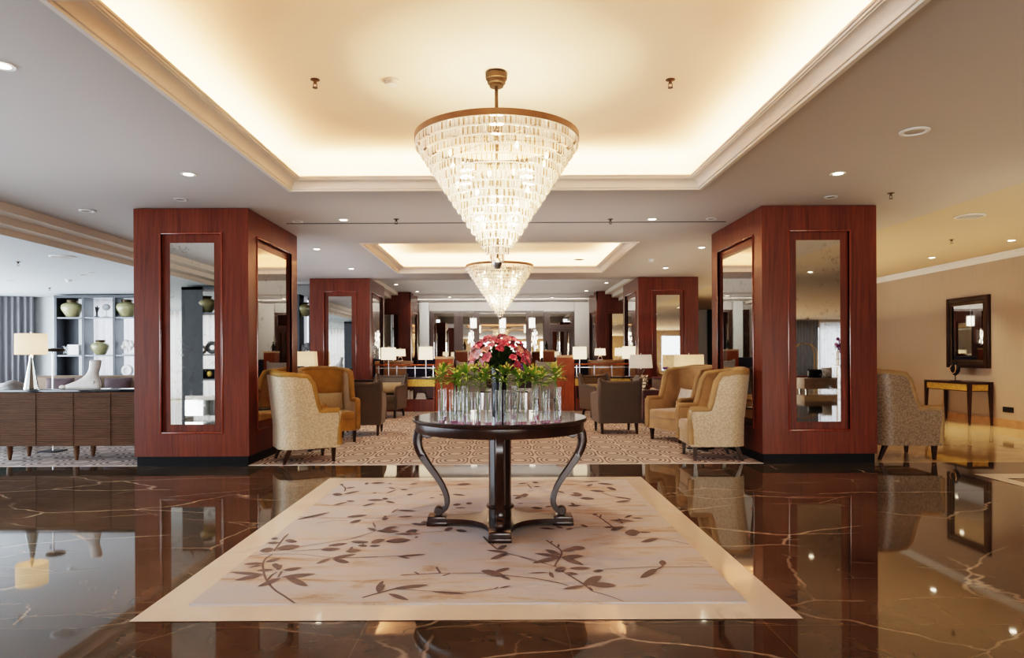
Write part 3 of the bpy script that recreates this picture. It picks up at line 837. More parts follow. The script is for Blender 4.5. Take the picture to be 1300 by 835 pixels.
for k, (th, ph) in enumerate(pos):
    rr = 1+r2.uniform(-.08, .06)
    p = Vector((.205*rr*math.sin(th)*math.cos(ph), .19*rr*math.sin(th)*math.sin(ph), .02+.185*rr*math.cos(th)+.012))
    if th > 1.05 and abs(p.x) < .07 and p.y < 0: continue
    d = Vector((p.x, p.y, p.z*.9+.01)).normalized() + Vector((r2.uniform(-.3, .3), r2.uniform(-.3, .3), r2.uniform(-.1, .4)))
    if p.x < -.07 and p.z < .13: i = r2.choice((1, 1, 1, 0, 3))
    elif p.z > .15: i = r2.choice((0, 2, 0, 3, 0))
    else: i = r2.choice((3, 2, 0, 3, 2, 0))
    put_bloom(i, p, d.normalized(), bq, r2.uniform(1.0, 1.35))
    stem_m.tube([(p.x*.06, p.y*.06, -.03), (p.x*.45, p.y*.45, p.z*.45), tuple(p)], .0022, 4)
for k in range(12):
    side = -1 if k % 2 else 1
    p = Vector((side*r2.uniform(.075, .16), -r2.uniform(.06, .13), r2.uniform(-.015, .03)))
    put_bloom(4 if k % 3 else 5, p, Vector((side*.4, -.8, .5)).normalized(), bq, r2.uniform(.9, 1.3))
stem_m.build('flower_stem', M['stem'], bq)
lf = MB()
def add_leaf(m, base, d, L, w, curl=.3, mi=0, up=Vector((0, 0, 1))):
    d = Vector(d).normalized(); s = d.cross(up)
    if s.length < .05: s = Vector((1, 0, 0))
    s.normalize(); n = s.cross(d)
    P = []
    for i in range(6):
        u = i/5; ww = w*(.15 + 2.1*u*(1-u)**.8) if u < 1 else .0008
        c = Vector(base) + d*L*u - n*0 - up*curl*L*u*u
        P.append([c - s*ww + n*ww*.4, c, c + s*ww + n*ww*.4])
    m.grid(P, mi)
for k in range(330):
    th = math.acos(1-1.25*r2.random()); ph = r2.uniform(0, 2*PI); q = r2.uniform(.3, .9)
    b_ = Vector((.17*q*math.sin(th)*math.cos(ph), .16*q*math.sin(th)*math.sin(ph), .01+.15*q*math.cos(th)))
    add_leaf(lf, b_, b_ + Vector((r2.uniform(-.05, .05), r2.uniform(-.05, .05), .02)), r2.uniform(.05, .085), .015, .25)
lf.build('foliage', M['leaf_dk'], bq, smooth=70)
# glass tube vases with single lily stems
vases = [(546.2,538,499),(556.5,540.2,498),(571.8,540.6,498),(580.5,535.5,495),(585.5,541,495),(598,541.6,501),(606,536,496),(616,541.6,494),(632.5,541.8,500),(645.8,541.6,503),(657,538.5,498),(672.5,541,495),(687,540,505),(694,536,497),(701.5,539,496),(721.5,537.4,497),
         (563,531.5,497),(590,529.5,496),(653,529,495),(680,530,496),(709,531.5,497)]
def make_vase():
    t = thing('glass_vase', 'x', 'vase')
    MB().lathe([(0, 0), (.0215, 0), (.022, .002), (.0225, .215), (.0215, .216), (.0205, .214), (.0198, .018), (0, .016)], seg=24, caps=False).build('glass_tube', M['vase_glass'], t)
    w = MB().lathe([(0, .0185), (.0192, .0185), (.0192, .075), (0, .0755)], seg=20, caps=False).build('water', M['water'], t)
    MB().lathe([(.0194, .0735), (.0194, .0775), (0, .0778), ], seg=20, caps=False).build('gel_band', M['gel'], w)
    MB().lathe([(.0222, .0015), (.0222, .014), (0, .0142)], seg=20, caps=False).build('tinted_base', M['gel'], t)
    return t
r3 = random.Random(5)
def make_lily(seed, h=.325):
    q = random.Random(seed)
    t = thing('lily_stem', 'x', 'flower')
    lean = Vector((q.uniform(-.035, .035), q.uniform(-.02, .02), 0))
    p0 = Vector((0, 0, .022)); p1 = Vector((lean.x*.35, lean.y*.35, .2)); p2 = Vector((lean.x, lean.y, h))
    MB().tube([p0, (p0+p1)/2, p1, (p1+p2)/2+lean*.1, p2], [.0032, .003, .0028, .0026, .0022], 6).build('stem', M['stem'], t)
    m = MB()
    for k in range(20):
        a = k*2.4+q.uniform(-.4, .4); z = h - .075*q.random()**1.0 if k < 13 else h-.01
        el = q.uniform(-.15, .7) if k < 13 else q.uniform(.5, 1.2)
        add_leaf(m, p1.lerp(p2, (z-.2)/(h-.2)), (math.cos(a)*math.cos(el), math.sin(a)*math.cos(el), math.sin(el)), q.uniform(.075, .125), q.uniform(.010, .0155), q.uniform(.05, .4))
    m.build('foliage', M['leaf'], t, smooth=70)
    for k in range(5):
        a = k*1.3+q.random(); e = Vector((math.cos(a)*.017, math.sin(a)*.017, q.uniform(.018, .045)))
        m = MB(); m.tube([p2, p2+e*.6], .0014, 4); m.ball(p2+e, .0062, 1, 1, 2.0, 8, 6, mat=None)
        m.build('bud', [M['bud']], t)
    return t
vp = make_vase(); lps = [make_lily(s) for s in (1, 2, 3, 4)]
vused = False; lused = [False]*4
names = ['outermost glass tube vase at the far lounge end of the table rim', ]
near = sorted(range(16), key=lambda i: vases[i][0])
ordn = ['first', 'second', 'third', 'fourth', 'fifth', 'sixth', 'seventh', 'eighth', 'ninth', 'tenth', 'eleventh', 'twelfth', 'thirteenth', 'fourteenth', 'fifteenth', 'sixteenth']
for i, (px, py, pt) in enumerate(vases):
    p = on_floor(px, py, TT) if i < 16 else None
    p = on_floor(px, py, TT)
    d = Vector((p.x-TX, p.y-TY)); lim = .60
    if d.length > lim: d *= lim/d.length; p.x, p.y = TX+d.x, TY+d.y
    if i < 16:
        w = ordn[near.index(i)]
        lv = 'clear glass tube vase, %s from the left in the front arc on the table' % w
        ll = 'green lily stem in bud standing in the %s tube vase of the front arc' % w
    else:
        w = ordn[i-16]
        lv = 'clear glass tube vase, %s from the left in the row behind the front arc' % w
        ll = 'green lily stem in bud standing in the %s tube vase of the back row' % w
    if not vused: v = vp; vused = True
    else: v = dup(vp)
    v.location = (p.x, p.y, TT+.0005); v.rotation_euler.z = r3.uniform(0, 6); v['label'] = lv; v['group'] = 'glass tube vases on the centre table'
    v.scale = (1, 1, .95+.1*r3.random())
    k = i % 4
    if not lused[k]: l = lps[k]; lused[k] = True
    else: l = dup(lps[k])
    l.location = (p.x, p.y, TT+.001); l.rotation_euler = (0, 0, r3.uniform(0, 6.28)); l['label'] = ll; l['group'] = 'lily stems in tube vases'
    l.scale = (1, 1, .93+.14*r3.random())

# ---------------------------------------------------------------- chandeliers
ch = thing('chandelier', 'large inverted cone crystal chandelier hanging above the flower table', 'chandelier', (-.03, 5.0, 3.315))
D0 = -3.315
MB().lathe([(.0, 0), (.072, 0), (.078, -.01), (.078, -.045), (.066, -.05), (.066, -.075), (.05, -.082), (.05, -.10), (0, -.10)][::-1], seg=32, caps=False).build('canopy', M['bronze'], ch)
MB().cyl((0, 0, -.255), .013, .16, 14).build('stem', M['bronze'], ch)
for k in range(4):
    z = -.275-.05*k
    pts = [(.013*math.cos(a)*(1 if k % 2 else .0) , .013*math.cos(a)*(0 if k % 2 else 1), z+.030*math.sin(a)) for a in [2*PI*i/12 for i in range(12)]]
    MB().tube(pts, .0045, 6, closed=True).build('chain_link', M['bronze'], ch)
RIMZ = 2.805 + D0
MB().lathe([(.588, -.0), (.600, -.0), (.600, .042), (.588, .042), (.588, 0)], (0, 0, RIMZ), 96, caps=False).build('rim_band', M['bronze'], ch)
m = MB()
m.tube([(0, 0, RIMZ+.02), (0, 0, RIMZ+.09)], .012, 8); m.tube([(0, 0, RIMZ), (0, 0, 1.96+D0)], .010, 8)
for k in range(3):
    a = k*PI/3+.2
    m.tube([(-.59*math.cos(a), -.59*math.sin(a), RIMZ+.03), (.59*math.cos(a), .59*math.sin(a), RIMZ+.03)], .004, 6)
m.build('frame', M['bronze'], ch)
NTI = 17
ztop, zbot, rtop, rbot = 2.800+D0, 1.985+D0, .588, .05
def crystal(m, c=(0, 0, 0), r=.0075, L=.062, a=0, mi=0):
    m.lathe([(.0025, -L), (r, -L+.010), (r, -.006), (.003, 0)], c, 5, mi, a0=a)
rc = random.Random(21)
CM = [M['crystal'], M['crystal_b'], M['crystal_d']]
rings = MB(); rest = MB(); proto_c = None; indiv = []
tm = []
for k in range(NTI):
    f = k/(NTI-1); r_ = rtop+(rbot-rtop)*f; z = ztop+(zbot-ztop)*f + .004
    tm.append((r_, z))
    rings.lathe([(r_-.006, -.003), (r_+.007, -.003), (r_+.007, .005), (r_-.006, .005), (r_-.006, -.003)], (0, 0, z), 64, caps=False)
    n = max(12, int(2*PI*r_/.0172))
    for i in range(n):
        a = 2*PI*(i+.5*(k % 2))/n
        p = (r_*math.cos(a), r_*math.sin(a), z-.003)
        front = math.cos(a+PI/2)
        if 1 <= k <= 8 and front > .985 - 0 and len(indiv) < 100: indiv.append((p, a))
        else: crystal(rest, p, .0062 if k < 14 else .005, .050, a, rc.choice((1, 1, 0)) if i % 2 else rc.choice((2, 2, 0)))
cps = []
for k in range(3):
    m = MB(); crystal(m, (0, 0, 0), .0062, .050); cps.append(m.build('crystal', CM[k], ch, smooth=30))
for q, (p, a) in enumerate(indiv):
    o = cps[q] if q < 3 else cps[rc.choice((1, 2, 0, 2))].copy()
    if q >= 3: COL.objects.link(o)
    o.parent = ch; o.location = p; o.rotation_euler.z = a
rings.build('tier_ring', M['crystal_b'], ch)
o = rest.build('crystals', CM, ch, smooth=30, merge=0); o['kind'] = 'stuff'
MB().lathe([(.0, -.05), (.018, -.045), (.034, -.02), (.038, .0), (.03, .012), (0, .012)], (0, 0, zbot-.055), 24, caps=False).build('finial', M['steel'], ch)
for k in range(14):
    f = (.08, .08, .08, .08, .08, .08, .3, .3, .3, .3, .52, .52, .7, .82)[k]
    r_ = (rtop+(rbot-rtop)*f)*.68; a = k*2.4 + .3; z = ztop+(zbot-ztop)*f-.05
    MB().ball((r_*math.cos(a), r_*math.sin(a), z), .013, 1, 1, 1.9, 10, 8).build('bulb', M['bulb'], ch)
ch2 = dup(ch, (-.03, 12.1, 3.315), 0.3, 'second inverted cone crystal chandelier hanging in the far coffer behind the first')
# ---------------------------------------------------------------- upholstered chairs (front faces -Y)
def sstep(a, b, x):
    u = min(1, max(0, (x-a)/(b-a))); return u*u*(3-2*u)
def make_chair(name, W, Dp, rad, hfun, mats, zb=.17, th=.075, rake=.14, flare=.07, seat=.43, legs='taper', cush=None, ftop=.45, wing_out=.0, leg_mat=None):
    """mats: outer, inner, roll"""
    t = thing(name, 'x', 'armchair')
    y0, y1 = -Dp/2, Dp/2
    path = []
    ns = 14
    for i in range(ns): path.append((-W/2, y0+(Dp-rad)*i/ns, i/ns, -1, 0))
    for i in range(9):
        a = PI - PI/2*i/8
        path.append((-W/2+rad+rad*math.cos(a), y1-rad+rad*math.sin(a), 1, math.cos(a), math.sin(a)))
    nb_ = 10
    for i in range(1, nb_): path.append((-W/2+rad+(W-2*rad)*i/nb_, y1, 1, 0, 1))
    n0 = len(path)
    full = path + [(-x, y, f, -nx, ny) for x, y, f, nx, ny in path[:ns+9][::-1]]
    def bend(x, y, z, f):
        k = max(0, z-ftop)
        w = sstep(.3, .9, f)
        x *= 1 + flare*min(1, k/.55)*w
        y += rake*k*1.0
        y -= wing_out*k*(1-w)
        return (x, y, z)
    NV = 9; PO = []; PI_ = []; top = []
    for x, y, f, nx, ny in full:
        h = hfun(f, x/(W/2))
        taper = lambda z: 1 - .05*(1-min(1, (z-zb)/.3))
        co = [bend(x*taper(zb+(h-zb)*j/NV), y, zb+(h-zb)*j/NV, f) for j in range(NV+1)]
        xi, yi = x-nx*th, y-ny*th
        if f == 0: yi = y
        zi = seat-.12
        ci = [bend(xi, yi, zi+(h-zi)*j/NV, f) for j in range(NV+1)]
        PO.append(co); PI_.append(ci)
        a, b = Vector(co[-1]), Vector(ci[-1]); top.append((a+b)/2)
    m = MB(); m.grid(PO); m.build('outer_back', mats[0], t, smooth=60)
    m = MB(); m.grid(PI_)
    # close the two arm fronts
    for c, d in ((PO[0], PI_[0]), (PO[-1], PI_[-1])):
        m.poly([c[0], c[-1], d[-1], d[0]])
    m.build('inner_back', mats[1], t, smooth=60)
    m = MB(); rr = th/2+.006
    pts = [Vector((top[0].x, y0+.004, zb+.03)), Vector((top[0].x, y0+.004, top[0].z-.06)), Vector((top[0].x, y0+.012, top[0].z-.02))] + [Vector(p) for p in top[1:-1]]
    e = top[-1]; pts += [Vector((e.x, y0+.012, e.z-.02)), Vector((e.x, y0+.004, e.z-.06)), Vector((e.x, y0+.004, zb+.03))]
    m.tube(pts, [rr*.9]*3+[rr]*(len(pts)-6)+[rr*.9]*3, 10)
    m.build('rolled_edge', mats[2], t, smooth=60)
    m = MB(); m.box(-W/2+th*.75, W/2-th*.75, y0+.01, y0+.12, zb, seat-.10, 0, .012); m.box(-W/2+th+.03, W/2-th-.03, y0+.10, y1-max(.16, rad*.8), zb, seat-.10, 0, .012)
    m.build('seat_base', mats[1], t)
    m = MB(); m.box(-W/2+th+.006, W/2-th-.006, y0-.012, y1-th-.03, seat-.11, seat+.02, 0, .035, 3)
    m.build('seat', mats[1], t)
    for sx in (-1, 1):
        for sy in (-1, 1):
            x, y = sx*(W/2-.075), (y0+.06 if sy < 0 else y1-.12)
            k = .0 if sy < 0 else .07
            m = MB()
            a, b = .026, .015
            v0 = [m.bm.verts.new((x+u*a, y+v*a, zb+.01)) for u, v in ((-1,-1),(1,-1),(1,1),(-1,1))]
            v1 = [m.bm.verts.new((x+u*b+sx*.0, y+v*b+k, .0)) for u, v in ((-1,-1),(1,-1),(1,1),(-1,1))]
            m.bm.faces.new(v0); m.bm.faces.new(v1[::-1])
            for i in range(4): m.bm.faces.new((v0[i], v0[(i+1) % 4], v1[(i+1) % 4], v1[i]))
            m.build('leg', leg_mat or M['dark_wood'], t, smooth=None)
    return t
def h_wing(f, u):
    arm = .60
    if f < 1: return arm + (1.00-arm)*sstep(.50, .70, f) + .02*sstep(.7, 1, f)
    return 1.02 + .035*(1-abs(u)**2.5)
def h_low(f, u):
    if f < 1: return .60 + .05*f + (.845-.65)*sstep(.80, 1.0, f)
    return .80 + .055*abs(u)**6
def h_tub(f, u):
    if f < 1: return .62 + .05*f + (.86-.67)*sstep(.55, .95, f)
    return .82 + .05*abs(u)**4
def place(o, x, y, rz, label, group=None, cat=None):
    o.location = (x, y, .004); o.rotation_euler.z = R(rz); o['label'] = label
    if group: o['group'] = group
    if cat: o['category'] = cat
    return o
G1 = 'wing chairs beside the front columns'
wm = [M['damask'], M['mustard'], M['roll_m']]; wc = [M['damask'], M['camel'], M['roll']]
wcA = make_chair('wing_chair', .70, .68, .20, h_wing, wm, wing_out=.22, rake=.11)
place(wcA, -2.38, 8.22, 118, 'wing chair with pale damask back turned to the room, nearest the left front column', G1)
wcB = make_chair('wing_chair', .76, .72, .20, h_wing, [M['mustard'], M['mustard'], M['roll_m']], wing_out=.22)
place(wcB, -2.56, 10.02, 30, 'mustard velvet wing chair with oblong cushion facing the room', G1)
wcC = make_chair('wing_chair', .72, .66, .20, h_wing, wc, rake=.11, wing_out=.22)
place(wcC, 2.54, 8.28, -92, 'camel wing chair seen from its side with pale damask flank by the dark floor', G1)
wcD = make_chair('wing_chair', .74, .72, .20, h_wing, [M['camel'], M['camel'], M['roll']], wing_out=.22)
place(wcD, 2.62, 9.97, -62, 'camel velvet wing chair with ivory cushion in front of the plum sofa', G1)
wcE = make_chair('wing_chair', .74, .74, .20, h_wing, [M['damask_s'], M['damask_s'], M['roll']], wing_out=.22)
place(wcE, 4.77, 8.32, 88, 'lone bronze damask wing chair backed against the column on the hall side', G1)
bm_ = [M['brown_fab'], M['brown_in'], M['brown_fab']]
G2 = 'dark brown lounge chairs'
lc = make_chair('lounge_chair', .70, .68, .05, h_low, bm_, th=.06, rake=.12, flare=.0, seat=.42)
place(lc, -2.24, 10.95, 184, 'dark brown lounge chair turned away, behind the mustard wing chair', G2)
lc2 = dup(lc); place(lc2, 1.84, 11.05, 183, 'dark brown lounge chair turned away, beside the plum sofa', G2)
lc3 = dup(lc); place(lc3, -2.37, 14.0, -10, 'brown lounge chair with beige cushion facing the room under a table lamp', G2)
lc4 = dup(lc); place(lc4, 2.0, 13.7, 22, 'brown lounge chair with beige cushion half hidden behind the turned-away brown chair', G2)
def h_tall(f, u):
    if f < 1: return .62 + (1.06-.62)*sstep(.55, .95, f)
    return 1.04 + .05*abs(u)**5
gc = make_chair('tall_chair', .66, .68, .06, h_tall, [M['grey_fab']]*3, th=.06, flare=.0)
G3 = 'silver grey chairs behind the bouquet'
place(gc, -.80, 17.9, 172, 'silver grey high back chair beside the lounge side honey wood post', G3)
gc2 = dup(gc); place(gc2, 1.12, 17.2, 186, 'silver grey high back chair beside the hall side honey wood post', G3)
gc3 = dup(gc); place(gc3, .12, 18.6, 178, 'silver grey high back chair directly behind the black vase', G3)
def cushion(name, label, loc, w, h, t, mat, rx, rz, ry=0, group=None):
    m = MB(); m.pillow(w, h, t)
    o = m.build(name, mat, smooth=80)
    o.location = loc; o.rotation_euler = (R(rx), R(ry), R(rz))
    return tag(o, label, 'cushion', group)
def on_chair(ch_, lx, ly, lz):
    c = Matrix.Rotation(ch_.rotation_euler.z, 4, 'Z') @ Vector((lx, ly, lz)); return c + ch_.location
G4 = 'cushions on the chairs'
cushion('cushion', 'beige oblong cushion on the mustard wing chair', on_chair(wcB, .02, .16, .575), .52, .26, .13, M['beige_cush'], -16, 30, 0, G4)
cushion('cushion', 'ivory cushion on the camel wing chair in front of the sofa', on_chair(wcD, 0, .15, .59), .48, .30, .14, M['white_cush'], -18, -62, 4, G4)
cushion('cushion', 'ivory cushion peeping over the arm of the side-on camel wing chair', on_chair(wcC, -.02, .15, .585), .46, .30, .14, M['white_cush'], -18, -92, 0, G4)
cushion('cushion', 'small greyish cushion on the pale damask wing chair', on_chair(wcA, .0, .15, .575), .44, .27, .13, M['white_cush'], -18, 118, 0, G4)
cushion('cushion', 'beige oblong cushion on the brown chair under the table lamp', on_chair(lc3, 0, .13, .58), .54, .25, .12, M['beige_cush'], -14, -10, 0, G4)
cushion('cushion', 'beige oblong cushion on the half hidden brown chair', on_chair(lc4, 0, .13, .56), .52, .22, .12, M['beige_cush'], -14, 22, 0, G4)
# small round side tables with bud vases
def side_table(label, x, y, h=.56, r=.24):
    t = thing('side_table', label, 'table', (x, y, .004))
    MB().lathe([(r-.01, h-.022), (r, h-.015), (r, h-.005), (r-.008, h), (0, h)], seg=32, caps=True).build('table_top', M['dark_glass'], t)
    MB().cyl((0, 0, .02), .022, h-.042, 14).build('pole', M['black_metal'], t)
    m = MB()
    for k in range(3):
        a = k*2*PI/3+.5
        m.box(0, .20, -.02, .02, .0, .022, 0, .006, mat=Matrix.Rotation(a, 4, 'Z'))
    m.build('base', M['black_metal'], t)
    return t
st1 = side_table('small round dark side table between the mustard and damask wing chairs', -2.52, 9.12)
st2 = side_table('small round dark side table between the two camel wing chairs', 2.62, 8.93)
def bud_vase(label, flabel, x, y, z, h=.15, mat='vase_glass', pet=2):
    v = MB().lathe([(0, 0), (.026, 0), (.030, .02), (.024, h*.55), (.016, h*.8), (.020, h), (.017, h), (.012, h*.8), (.02, h*.5), (.024, .02), (0, .012)], seg=20, caps=False).build('bud_vase', M[mat], loc=(x, y, z))
    tag(v, label, 'vase')
    f = thing('cut_flower', flabel, 'flower', (x, y, z+.02))
    MB().tube([(0, 0, 0), (.004, 0, h*.8), (.012, .003, h+.05)], .0025, 6).build('stem', M['stem'], f)
    for k in range(3):
        b = bloom_bm(6, .042, .013, .55+.25*k).build('blossom', PET[pet], f, smooth=70); b.location = (.012, .003, h+.045-.008*k); b.rotation_euler = (.2, .3, k)
bud_vase('slim bud vase on the side table between the mustard and damask chairs', 'single crimson bloom in the bud vase beside the mustard chair', -2.62, 9.06, .566)
bud_vase('slim clear bud vase on the side table between the camel chairs', 'single crimson bloom in the bud vase between the camel chairs', 2.70, 8.96, .566)
# ---------------------------------------------------------------- plum sofas
def sofa(label, x, y, rz, L=1.7, mats=None, cat='sofa', h=.80):
    mats = mats or [M['purple'], M['purple_trim']]
    t = thing('sofa', label, cat, (x, y, .004), R(rz))
    MB().box(-L/2, L/2, -.42, .40, .06, .30, 0, .02).build('base', mats[0], t)
    for s in (-1, 1):
        MB().box(s*L/4-L/4+.01+(.0 if s > 0 else .02), s*L/4+L/4-.01-(.02 if s > 0 else 0), -.44, .14, .29, .46, 0, .035, 3).build('seat', mats[0], t)
    MB().box(-L/2, L/2, .14, .44, .29, h-.02, 0, .03, 3).build('backrest', mats[0], t)
    MB().tube([(-L/2+.01, .15, h-.015), (L/2-.01, .15, h-.015), (L/2-.01, .43, h-.015), (-L/2+.01, .43, h-.015)], .011, 6, closed=True).build('piping', mats[1], t)
    MB().box(L/2-.001, L/2+.14, -.42, .44, .06, .62, 0, .03, 3).build('arm', mats[0], t)
    for sx in (-1, 1):
        for sy in (-1, 1): MB().cyl((sx*(L/2-.08), sy*.34, 0), .02, .065, 10).build('leg', M['dark_wood'], t)
    return t
s1 = sofa('deep plum velvet sofa facing the middle of the lounge, behind the camel wing chair', 2.93, 13.15, -90, 1.7)
s2 = sofa('deep plum velvet sofa mostly hidden behind the mustard and brown chairs', -3.05, 12.7, 90, 1.7)
for ch_ in s2.children:
    pass
cushion('cushion', 'grey cushion leaning on the plum sofa back', (2.66, 13.62, .66), .40, .40, .13, M['grey_cush'], -14, -90)
o = cushion('cushion', 'cream and black patterned cushion at the near end of the plum sofa', (2.70, 13.1, .665), .42, .42, .12, M['white_cush'], -12, -84)
def patt():
    t = NT('cream_scroll_pattern'); v = t.coords((1, 1, 1))
    vo_ = t.n('ShaderNodeTexVoronoi', feature='DISTANCE_TO_EDGE'); vo_.inputs['Scale'].default_value = 14; t.l(v, vo_.inputs['Vector'])
    return t.done(t.pbr(t.ramp(vo_.outputs[0], [(.12, (.05, .04, .03)), (.2, (.62, .54, .38))]), .7))
o.data.materials[0] = patt()
cushion('cushion', 'small tan cushion lying at the far seat of the plum sofa', (2.78, 12.6, .56), .36, .16, .1, M['beige_cush'], -10, -90)
# ---------------------------------------------------------------- lamps
def drum(m, r0, r1, z0, z1, square=False, depth=None, seg=36, mi=0):
    if not square:
        m.lathe([(r0, z0), (r1, z1), (r1-.004, z1), (r0-.004, z0), (r0, z0)], seg=seg, caps=False, mi=mi)
    else:
        a, b = r0, depth or r0; c, d = r1, (depth or r0)*r1/r0
        for k in (0, -.004):
            P = [[(sx*(a+k), sy*(b+k), z0), (sx*(c+k), sy*(d+k), z1)] for sx, sy in ((-1,-1),(1,-1),(1,1),(-1,1))]
            m.grid(P, mi, closeu=True)
def lamp(label, x, y, z, kind, H, sr, sh, group=None, sm='shade_pale', sq=False, dep=None, taper=.93, base='steel'):
    t = thing('table_lamp', label, 'lamp', (x, y, z), 0, group)
    zb_ = H-sh
    if kind == 'pole':
        MB().box(-.09, .09, -.07, .07, 0, .018, 0, .004).build('base', M[base], t)
        MB().cyl((0, 0, .016), .012, H-.04, 12).build('pole', M[base], t)
    elif kind == 'cone':
        MB().lathe([(.078, 0), (.080, .006), (.022, zb_-.06), (.020, zb_-.02), (.03, zb_-.015), (.012, zb_), (.012, zb_+.06)], seg=10, caps=True).build('base', M[base], t, smooth=12)
    elif kind == 'glass':
        MB().box(-.07, .07, -.07, .07, 0, .02, 0, .004).build('base', M['steel'], t)
        MB().lathe([(.045, .02), (.035, .06), (.06, zb_*.6), (.10, zb_-.035), (.10, zb_-.02), (.0, zb_-.02)], seg=4, a0=PI/4, caps=True).build('pedestal', M['vase_glass'], t, smooth=None)
        MB().cyl((0, 0, zb_-.02), .014, .08, 10).build('pole', M['steel'], t)
    elif kind == 'brass':
        MB().lathe([(.10, 0), (.10, .012), (.05, .03), (.035, .06), (.07, zb_*.5), (.10, zb_*.7), (.05, zb_*.88), (.016, zb_*.93), (.014, zb_+.06)], seg=24).build('base', M['gold_leaf'], t)
    elif kind == 'white':
        MB().lathe([(.09, 0), (.09, .02), (.03, .04), (.022, zb_*.4), (.05, zb_*.6), (.022, zb_*.85), (.012, zb_+.06)], seg=20).build('base', M['white'], t)
    elif kind == 'arch':
        m = MB(); m.box(-.07, .07, -.04, .04, 0, .015, 0, .003)
        m.tube([(-.05, 0, .012), (-.055, 0, zb_*.4), (-.03, 0, zb_*.8), (0, 0, zb_*.9), (.03, 0, zb_*.8), (.055, 0, zb_*.4), (.05, 0, .012)], .009, 8)
        m.build('base', M['steel'], t)
        MB().cyl((0, 0, zb_*.86), .008, zb_*.3, 8).build('pole', M['steel'], t)
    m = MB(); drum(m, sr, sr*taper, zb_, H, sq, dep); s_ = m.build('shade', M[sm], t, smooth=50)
    m = MB(); m.cyl((0, 0, zb_+.02), .006, sh, 8); m.ball((0, 0, H+.022), .012, seg=10)
    for a in (0, PI/2): m.tube([(-(sr*taper*.92)*math.cos(a), -(dep or sr)*.9*taper*math.sin(a), H-.012), (sr*taper*.92*math.cos(a), (dep or sr)*.9*taper*math.sin(a), H-.012)], .0025, 5)
    m.build('finial', M['steel'], t)
    MB().ball((0, 0, zb_+sh*.4), .028, 1, 1, 1.3, 12, 8).build('bulb', M['bulb'], t)
    return t
def lamp_px(label, px, ptop, pbot, D, z, hw_px, **k):
    p = at(px, ptop, D); q = at(px, pbot, D)
    return lamp(label, p.x, D, z, H=p.z-z, sh=p.z-q.z, sr=hw_px*D/FPX, **k)
# ---------------------------------------------------------------- console tables in front of the second columns
def console(label, x0, x1, y0, y1, h=.75, mat='dark_wood'):
    cx, cy = (x0+x1)/2, (y0+y1)/2; w, d = (x1-x0)/2, (y1-y0)/2
    t = thing('console_table', label, 'table', (cx, cy, .004))
    MB().box(-w, w, -d, d, h-.035, h, 0, .006).build('table_top', M[mat], t)
    MB().box(-w+.03, w-.03, -d+.02, d-.02, h-.13, h-.034, 0, .004).build('apron', M[mat], t)
    for sx in (-1, 1):
        for sy in (-1, 1):
            MB().box(sx*(w-.04)-.025, sx*(w-.04)+.025, sy*(d-.045)-.025, sy*(d-.045)+.025, 0, h-.034, 0, .003).build('leg', M[mat], t)
    return t
console('dark console table carrying two drum lamps before the hall side column', 2.75, 4.30, 14.25, 14.66)
console('dark console table carrying a beige lamp before the lounge side column', -4.22, -2.75, 14.25, 14.66)
CT = .7545
lamp_px('table lamp with greige tapered drum shade on a clear glass pedestal', 813.5, 450, 467, 14.4, CT, 14.8, kind='glass', sm='shade_grey', taper=.9)
lamp_px('wide beige drum lamp on a brass base beside the purple flowers', 874.5, 450, 469, 14.4, CT, 18.6, kind='brass', sm='shade_warm', taper=.98)
lamp_px('beige lamp with white baluster base peeping past the front mahogany column', 389, 446, 464.5, 14.4, CT, 12.5, kind='white', sm='shade_warm', taper=.92, sq=True, dep=.13)
v = MB().lathe([(0, 0), (.05, 0), (.055, .1), (.06, .13), (.05, .13), (.045, .02), (0, .02)], seg=20, caps=False).build('flower_pot', M['black_cer'], loc=(at(846, 470, 14.35).x, 14.35, CT)); tag(v, 'small black pot holding purple flowers on the console between the drum lamps', 'pot')
f = thing('purple_flowers', 'tight bunch of purple flowers in the small black pot', 'flowers', (at(846, 470, 14.35).x, 14.35, CT+.06))
m = MB()
for k in range(9): m.tube([(0, 0, 0), (.05*math.cos(k*.7), .05*math.sin(k*.7), .12)], .003, 4)
m.build('stem', M['stem'], f)
b0 = bloom_bm(6, .05, .018, 1.0).build('blossom', PET[5], f, smooth=70)
for k in range(12):
    b = b0 if k == 0 else b0.copy()
    if k: COL.objects.link(b)
    b.parent = f; a = k*2.4; q = .07*math.sqrt((k+.5)/12); b.location = (q*math.cos(a), q*math.sin(a), .15-.4*q); b.rotation_euler = (.6*math.sin(a)*-1, .6*math.cos(a), a)
